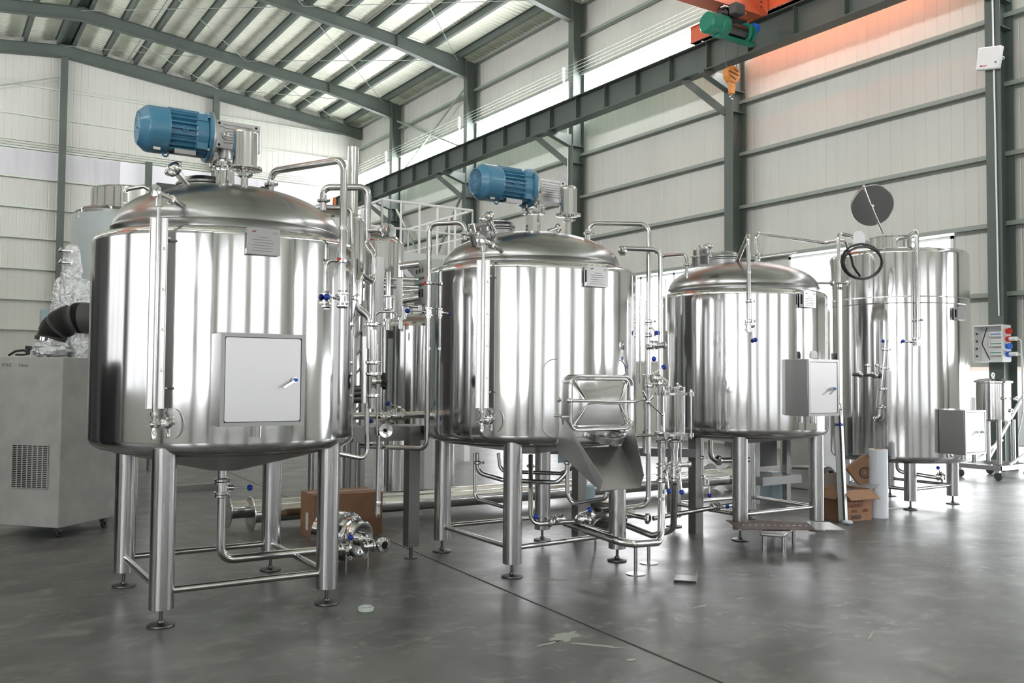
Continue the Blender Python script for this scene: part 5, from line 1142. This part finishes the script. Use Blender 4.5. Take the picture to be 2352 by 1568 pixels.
mb = MB(); mb.box(o1-X1*.335+UP*.14, (.002, .08, .16), M=Matrix.Rotation(-.06, 3, 'Z')); mb.build('paper_label', 'white_paint', c1)
# long polished tubes on the floor
for i, (y, x0, x1) in enumerate(((8.72, 2.70, 9.2), (9.08, 2.58, 9.2))):
    t = thing('long_steel_tube', (6, y, 0), 'long polished steel tube with round end discs on the floor, %s of the two' % ('nearer' if i == 0 else 'farther'), 'tube', 'long tubes on the floor')
    MB().cyl((x0, y, .17), (x1, y, .17), .085, n=32).build('tube_body', 'pipe_steel', t)
    for x in (x0, x1): MB().lathe([(.09, -.006), (.165, -.006), (.17, 0), (.165, .006), (.09, .006)], (x, y, .17), MX, 36).build('end_disc', 'fitting_steel', t)
g = MB(); a = onz(390, 1130); b = onz(497, 1122); g.beam(a+UP*.04, b+UP*.04, .1, .08); tag(g.build('steel_bar', 'satin_steel'), 'flat steel bar lying on the floor under the left tank', 'bar')
g = MB(); a = onz(245, 1205); g.box((a.x, a.y, 0), (.001, .001, .001)); 
g = MB(); a = ond(240, 1195, 9.2); g.prism([(-.02, 0), (.02, 0), (.045, .75), (.0, .75)], (a.x, a.y, .0), (1, 0, 0), UP, MY, .03); tag(g.build('black_strap', 'black_rubber'), 'black strip hanging behind the rear leg of the left tank', 'strap')
# rear skid posts and clutter behind tanks two and three
sk = thing('pump_skid', (ond(1500, 1150, 9.2).x, ond(1500, 1150, 9.2).y, 0), 'low dark frame with square legs standing behind the middle tank', 'skid')
for x, y0, y1, D in ((1330, 1035, 1160, 8.7), (1598, 1005, 1165, 8.9), (1182, 1050, 1170, 9.2)):
    a = ond(x, y1, D); b = ond(x, y0, D); MB().box((a.x, a.y, b.z/2), (.10, .10, b.z)).build('leg', 'dark_satin', sk)
a = ond(1182, 1040, 9.2); b = ond(1598, 1010, 8.9); MB().beam((a.x, a.y, a.z+.04), (b.x, b.y, a.z+.04), .1, .08).build('cross_beam', 'dark_steel', sk)
for i, (x, y, lb, m_) in enumerate(((1368, 1150, 'pale blue plastic drum on the floor behind the chute of the middle tank', 'pale_blue'),)):
    a = onz(x, 1200); a = Vector((a.x+.3, a.y+.6, 0)); g = MB(); g.lathe([(.12, 0), (.13, .01), (.13, .3), (.12, .32), (.05, .33), (.04, .36), (.001, .36)], a, UP, 28); tag(g.build('plastic_drum', m_), lb, 'drum')
pm2 = thing('centrifugal_pump', (ond(1400, 1180, 8.2).x, ond(1400, 1180, 8.2).y, 0), 'small polished pump with open outlet under the middle tank', 'pump')
ax2 = Vector((.9, -.45, 0)).normalized(); f1 = ond(1440, 1180, 7.95); mb = MB(); mb.lathe([(.12, -.34), (.13, -.32), (.13, -.10), (.10, -.09), (.10, -.02), (.04, 0), (.035, .06)], f1, ax2, 36); mb.build('motor_shroud', 'mirror_steel', pm2)
mb = MB(); e = ond(1490, 1190, 7.8); mb.cyl(f1, e, .022); mb.lathe([(.03, -.03), (.05, -.02), (.05, .0), (.03, .01), (.03, -.02)], e, (.5, -.8, 0), 28); mb.build('outlet', 'fitting_steel', pm2); MB().lathe([(.001, .012), (.028, .012), (.028, .014), (.001, .014)], e, (.5, -.8, 0), 20).build('pipe_mouth', 'dark_void', pm2)
for s in (0, .2): b = f1-ax2*(.08+s); MB().cyl((b.x, b.y, 0), (b.x, b.y, b.z-.08), .01, n=8).build('foot', 'fitting_steel', pm2)
g = thing('grey_cabinet', (ond(1858, 1060, 12.6).x, ond(1858, 1060, 12.6).y, 0), 'pale grey cabinet far behind, seen between the legs of the third tank', 'cabinet')
a = ond(1858, 1100, 12.8); MB().box((a.x, a.y, .55), (.62, .5, 1.1)).build('cabinet_body', 'cabinet_paint', g, bevel=.01)
MB().cyl(ond(1818, 1072, 12.4), ond(1900, 1075, 12.4), .03).build('rail_handle', 'satin_steel', g)
g = MB(); a = onz(1838, 1165); g.box((a.x+.3, a.y+.7, .17), (.20, .2, .34)); tag(g.build('plastic_crate', 'pale_blue'), 'pale blue crate on the floor seen beneath the third tank', 'crate')
g = MB(); a = ond(1905, 1105, 10.6); g.torus(a, (.2, -1, .2), .14, .035, 36, 10); g.torus(a+Vector((.12, -.05, -.02)), (.3, -1, .1), .11, .03, 36, 10); tag(g.build('coiled_hose', 'grey_rubber'), 'coiled grey hose behind the open cardboard box', 'hose')
g = thing('dark_equipment', (ond(1775, 1080, 11.2).x, ond(1775, 1080, 11.2).y, 0), 'dark machine frame behind the legs of the third tank', 'machine')
a = ond(1775, 1060, 11.2); b = ond(1775, 1010, 11.2)
for dx in (-.3, .25): MB().box((a.x+dx, a.y, .55), (.07, .07, 1.1)).build('frame_post', 'satin_steel', g)
MB().box((a.x, a.y+.3, .72), (.5, .3, .6)).build('machine_body', 'dark_steel', g); MB().box((a.x, a.y, .28), (.7, .3, .1)).build('lower_shelf', 'satin_steel', g)
# ------------------------------------------------------------------ items on the floor at right
g = thing('leaning_steel_bar', (8.16, 6.11, 0), 'tall flat steel channel leaning upright between the third tank and the tall tank', 'bar')
b0 = onz(1944, 1200); tz = V(b0, 817).z; tp_ = Vector((b0.x+.05, b0.y+.12, tz+.03))
MB().beam(b0, tp_, .008, .055, (1, .2, 0)).build('front_flange', 'satin_steel', g); MB().beam(b0+Vector((-.05, .02, 0)), tp_+Vector((-.05, .02, 0)), .075, .006, (.3, 1, 0)).build('channel_web', 'dark_satin', g)  # web in darker steel: its shaded side is put into the colour
for k in (0, 1, 2): q = b0.lerp(tp_, (.985, .955, .925)[k]); MB().sphere(q+Vector((.01, -.012, 0)), .008, 10).build('bolt_hole', 'ink', g)
rz2 = -.12
c2, b2, o2, X2, Y2 = carton('cardboard_box', 'open brown cardboard box with printed letters beside the roll of film', (8.47, 6.36), (.42, .34, .33), rz2, open_=True)
Mz = Matrix.Rotation(rz2, 3, 'Z')
def flap(p, u_, v_, L, wdt, mt='cardboard', nm='flap'):
    mb = MB(); u_ = Vector(u_).normalized(); v_ = Vector(v_).normalized(); w_ = u_.cross(v_); mb.prism([(-wdt/2, 0), (wdt/2, 0), (wdt/2, L), (-wdt/2, L)], p, u_, v_, w_, .005); return mb.build(nm, mt, c2)
flap(o2-Y2*.17+UP*.33, X2, -Y2*.6+UP*-.55+X2*.1, .14, .42); flap(o2+Y2*.17+UP*.33, X2, Y2*.4+UP*.8, .15, .42, 'cardboard_inside'); flap(o2+X2*.21+UP*.33, Y2, X2*.9+UP*.35, .15, .34, 'tape_grey'); flap(o2-X2*.21+UP*.33, Y2, -X2*.7+UP*-.6, .14, .34)
MB().box(o2+UP*.31, (.40, .32, .004), M=Mz).build('box_inside', 'cardboard_inside', c2)
fo = o2-Y2*.1735
for s, sz, dx, dz, bo in (('FUNSHINE', .052, -.16, .20, .001), ('ENGRBEY', .052, -.15, .145, .001), ('KEG', .045, -.09, .09, .001), ('HKS', .045, .07, .09, .001), ('SNX4', .06, -.10, .02, .002)):
    text(s if 0 else s, sz, fo-Y2*.0+X2*dx+UP*dz-Y2*.003, X2, UP, 'ink_red' if s != 'SNX4' else 'ink', b2, 'print', .001, bo)
mb = MB(); a = ony(1958, 1115, 6.30); up_ = Vector((.15, .2, 1)).normalized()
lf = thing('cardboard_flap_box', tuple(ony(1990, 1090, 6.4)), 'small tilted brown carton with a dark ring emblem, poking out of the open box', 'box')
pc = ony(1984, 1084, 6.36); Mx_ = Matrix.Rotation(-.72, 3, 'Z')@Matrix.Rotation(math.radians(-38), 3, 'Y')
mb = MB(); mb.box(pc, (.26, .12, .30), M=Mx_); bb = mb.build('carton_body', 'cardboard', lf)
xx = Mx_@MX; zz_ = Mx_@UP; nn_ = -(Mx_@MY); MB().torus(pc+nn_*.061, nn_, .055, .008, 36, 6).build('ring_emblem', 'ink', bb); MB().torus(pc+nn_*.061, nn_, .030, .004, 30, 6).build('inner_ring', 'ink', bb)
MB().box(pc+nn_*.061-zz_*.11, (.12, .002, .006), M=Mx_).build('print_line', 'ink', bb)
ff = thing('film_roll', (8.87, 6.19, 0), 'upright white roll of plastic film standing in front of the tall tank', 'roll')
rr = onz(2030, 1190); rz_ = V(rr, 1032).z; rc = (8.86, 6.22)
MB().lathe([(.098, 0), (.10, .003), (.10, rz_-.003), (.098, rz_), (.04, rz_), (.04, .01)], (rc[0], rc[1], 0), UP, 44).build('film', 'film_roll', ff)
MB().lathe([(.034, .0), (.040, .0), (.040, rz_+.008), (.034, rz_+.008)], (rc[0], rc[1], 0), UP, 30).build('core', 'cardboard', ff)
g = MB(); a = onz(2060, 1168); g.prism([(-.14, 0), (.12, -.03), (.16, .05), (-.05, .1)], (a.x, a.y, .001), MX, MY, UP, .003); tag(g.build('paper_sheet', 'white_paint'), 'scrap of white sheet on the floor right of the film roll', 'sheet')
g = MB(); a = onz(1947, 1203); g.add(*lumpy(a+UP*.02, .05, .02, 3)); tag(g.build('crumpled_film', 'film_roll'), 'crumpled bit of film at the foot of the leaning steel bar', 'film')
# stool with the rusty plate
pts = [onz(1755, 1264), onz(1800, 1268), onz(1824, 1249), onz(1779, 1234)]
so = thing('step_stool', (sum((p.x for p in pts))/4, sum(p.y for p in pts)/4, 0), 'very low steel stool with four tube legs under the rusty plate', 'stool')
zs_ = V(pts[0], 1228).z
for p in pts: MB().cyl((p.x, p.y, 0), (p.x, p.y, zs_), .020, n=16).build('leg', 'brushed_steel', so)
cx = sum((p for p in pts), Vector())/4
mb = MB(); vs = [Vector((cx.x+(p.x-cx.x)*1.25, cx.y+(p.y-cx.y)*1.2, 0)) for p in pts]; mb.add([v_+UP*zs_ for v_ in vs]+[v_+UP*(zs_+.03) for v_ in vs], [(3, 2, 1, 0), (4, 5, 6, 7), (0, 1, 5, 4), (1, 2, 6, 5), (2, 3, 7, 6), (3, 0, 4, 7)]); mb.build('stool_top', 'satin_steel', so, bevel=.01)
zpz = zs_+.034
pp = [onz(x, y, zpz) for x, y in ((1698, 1216), (1942, 1218), (1905, 1200), (1668, 1195))]
g = thing('rusty_plate', (sum(p.x for p in pp)/4, sum(p.y for p in pp)/4, zpz), 'long flat plate, rusty at left with a row of holes, on the low stool', 'plate')
mid = [pp[0].lerp(pp[1], .72), pp[3].lerp(pp[2], .78)]
mb = MB(); q = [pp[0], mid[0], mid[1], pp[3]]; mb.add(q+[v_+UP*.006 for v_ in q], [(3, 2, 1, 0), (4, 5, 6, 7), (0, 1, 5, 4), (1, 2, 6, 5), (2, 3, 7, 6), (3, 0, 4, 7)]); mb.build('rusted_end', 'rusty_plate', g)
mb = MB(); q = [mid[0], pp[1], pp[2], mid[1]]; mb.add(q+[v_+UP*.006 for v_ in q], [(3, 2, 1, 0), (4, 5, 6, 7), (0, 1, 5, 4), (1, 2, 6, 5), (2, 3, 7, 6), (3, 0, 4, 7)]); mb.build('bright_end', 'satin_steel', g)
for k in range(11): q = pp[0].lerp(pp[1], .1+k*.06).lerp(pp[3].lerp(pp[2], .1+k*.06), .45); MB().lathe([(.001, 0), (.011, 0), (.011, .001), (.001, .001)], q+UP*.0065, UP, 12).build('punched_hole', 'white_paint', g)
# offcut bracket and plastic cap
a, b = onz(1547, 1337), onz(1600, 1340); u_ = (b-a).normalized(); w_ = Vector((-u_.y, u_.x, 0)); L = (b-a).length
g = thing('bracket_offcut', tuple(a), 'small bent sheet metal bracket lying on the open floor', 'bracket')
mb = MB(); Mq = Matrix((u_, w_, UP)).transposed(); c_ = a+u_*L/2+w_*.09; mb.box(c_+UP*.018, (L, .18, .003), M=Mq)
for s in (-1, 1):
    mb.box(c_+u_*s*L/2+UP*.02, (.003, .18, .04), M=Mq)
    for v_ in (-1, 1): mb.box(c_+u_*s*L/2+w_*v_*.075+UP*.045, (.003, .03, .045), M=Mq)
mb.build('bent_plate', 'satin_steel', g)
g = MB(); a = onz(840, 1402); g.lathe([(.001, 0), (.046, 0), (.05, .004), (.05, .022), (.044, .026), (.043, .010), (.001, .010)], a, UP, 28); tag(g.build('floor_cap', 'cap_white'), 'pale round plastic cap on the floor in front of the left tank', 'cap')
# floor joints and patches
def strip(p, w, z=.0015, m='ink_grey', nm='trim_2'):
    g = MB(); fl = [Vector((q.x, q.y, 0)) for q in p]
    for a, b in zip(fl[:-1], fl[1:]): g.beam(a+UP*z, b+UP*z, w, .002)
    return struct(g.build(nm, m, smooth=False))
j = [onz(x, y) for x, y in ((560, 1075), (890, 1240), (1160, 1345), (1410, 1462), (1660, 1580))]
a = j[1]; b = j[3]; d = (b-a).normalized(); strip([a-d*9, b+d*3], .009, m='joint_dark')
strip([b+d*-.3+Vector((.01, 0, 0)), b+d*3+Vector((.01, 0, 0))], .004, .002, 'joint_light', 'trim_3')
def stain(px, py, L, W, seed, ang=0, nm='trim_4', m='stain_pale', n=26):
    random.seed(seed); c_ = onz(px, py); vs = []
    for k in range(n): t = 2*PI*k/n; r_ = 1+random.uniform(-.35, .2); x_, y_ = math.cos(t)*L*r_, math.sin(t)*W*r_; vs.append((x_*math.cos(ang)-y_*math.sin(ang), x_*math.sin(ang)+y_*math.cos(ang)))
    g = MB(); g.prism(vs, (c_.x, c_.y, .0008), MX, MY, UP, .0006); struct(g.build(nm, m, smooth=False))
for i, a in enumerate(((1298, 1462, .13, .07, 1, .3), (1370, 1482, .16, .02, 2, -.9), (1262, 1330, .13, .02, 4, -.6), (1260, 1478, .10, .015, 5, .1), (1450, 1515, .03, .02, 6), (1700, 1374, .05, .012, 7), (2000, 1460, .12, .008, 8, .5), (1610, 1392, .08, .02, 9, .1), (1445, 1240, .0, .0, 3))):
    if a[2]: stain(*a[:5], *(a[5:] or (0,)), nm='trim_%d' % (5+i))
# machine left of the frame, and unseen dark blocks added to darken tank reflections
for nm, x, y, w_, d_2, h_, lb in (('parked_machine', -1.7, 7.9, 1.0, 1.7, 1.62, 'dark covered machine left of the photo, seen in the left tank reflection'),
        ('dark_reflector', -3.2, 12.5, 2.2, 3.4, 3.6, 'tall dark block added to darken the tank reflections, left of the photo behind the covered machine'),
        ('dark_reflector', -2.6, 18.5, 2.6, 3.6, 3.2, 'second dark block added to darken the tank reflections, left of the photo nearer the far gable')):
    fk = thing(nm, (x, y, 0), lb, 'machine')
    MB().box((x, y, h_/2), (w_, d_2, h_)).build('machine_body', 'black_rubber' if h_ < 2 else 'grey_rubber', fk, bevel=.12)
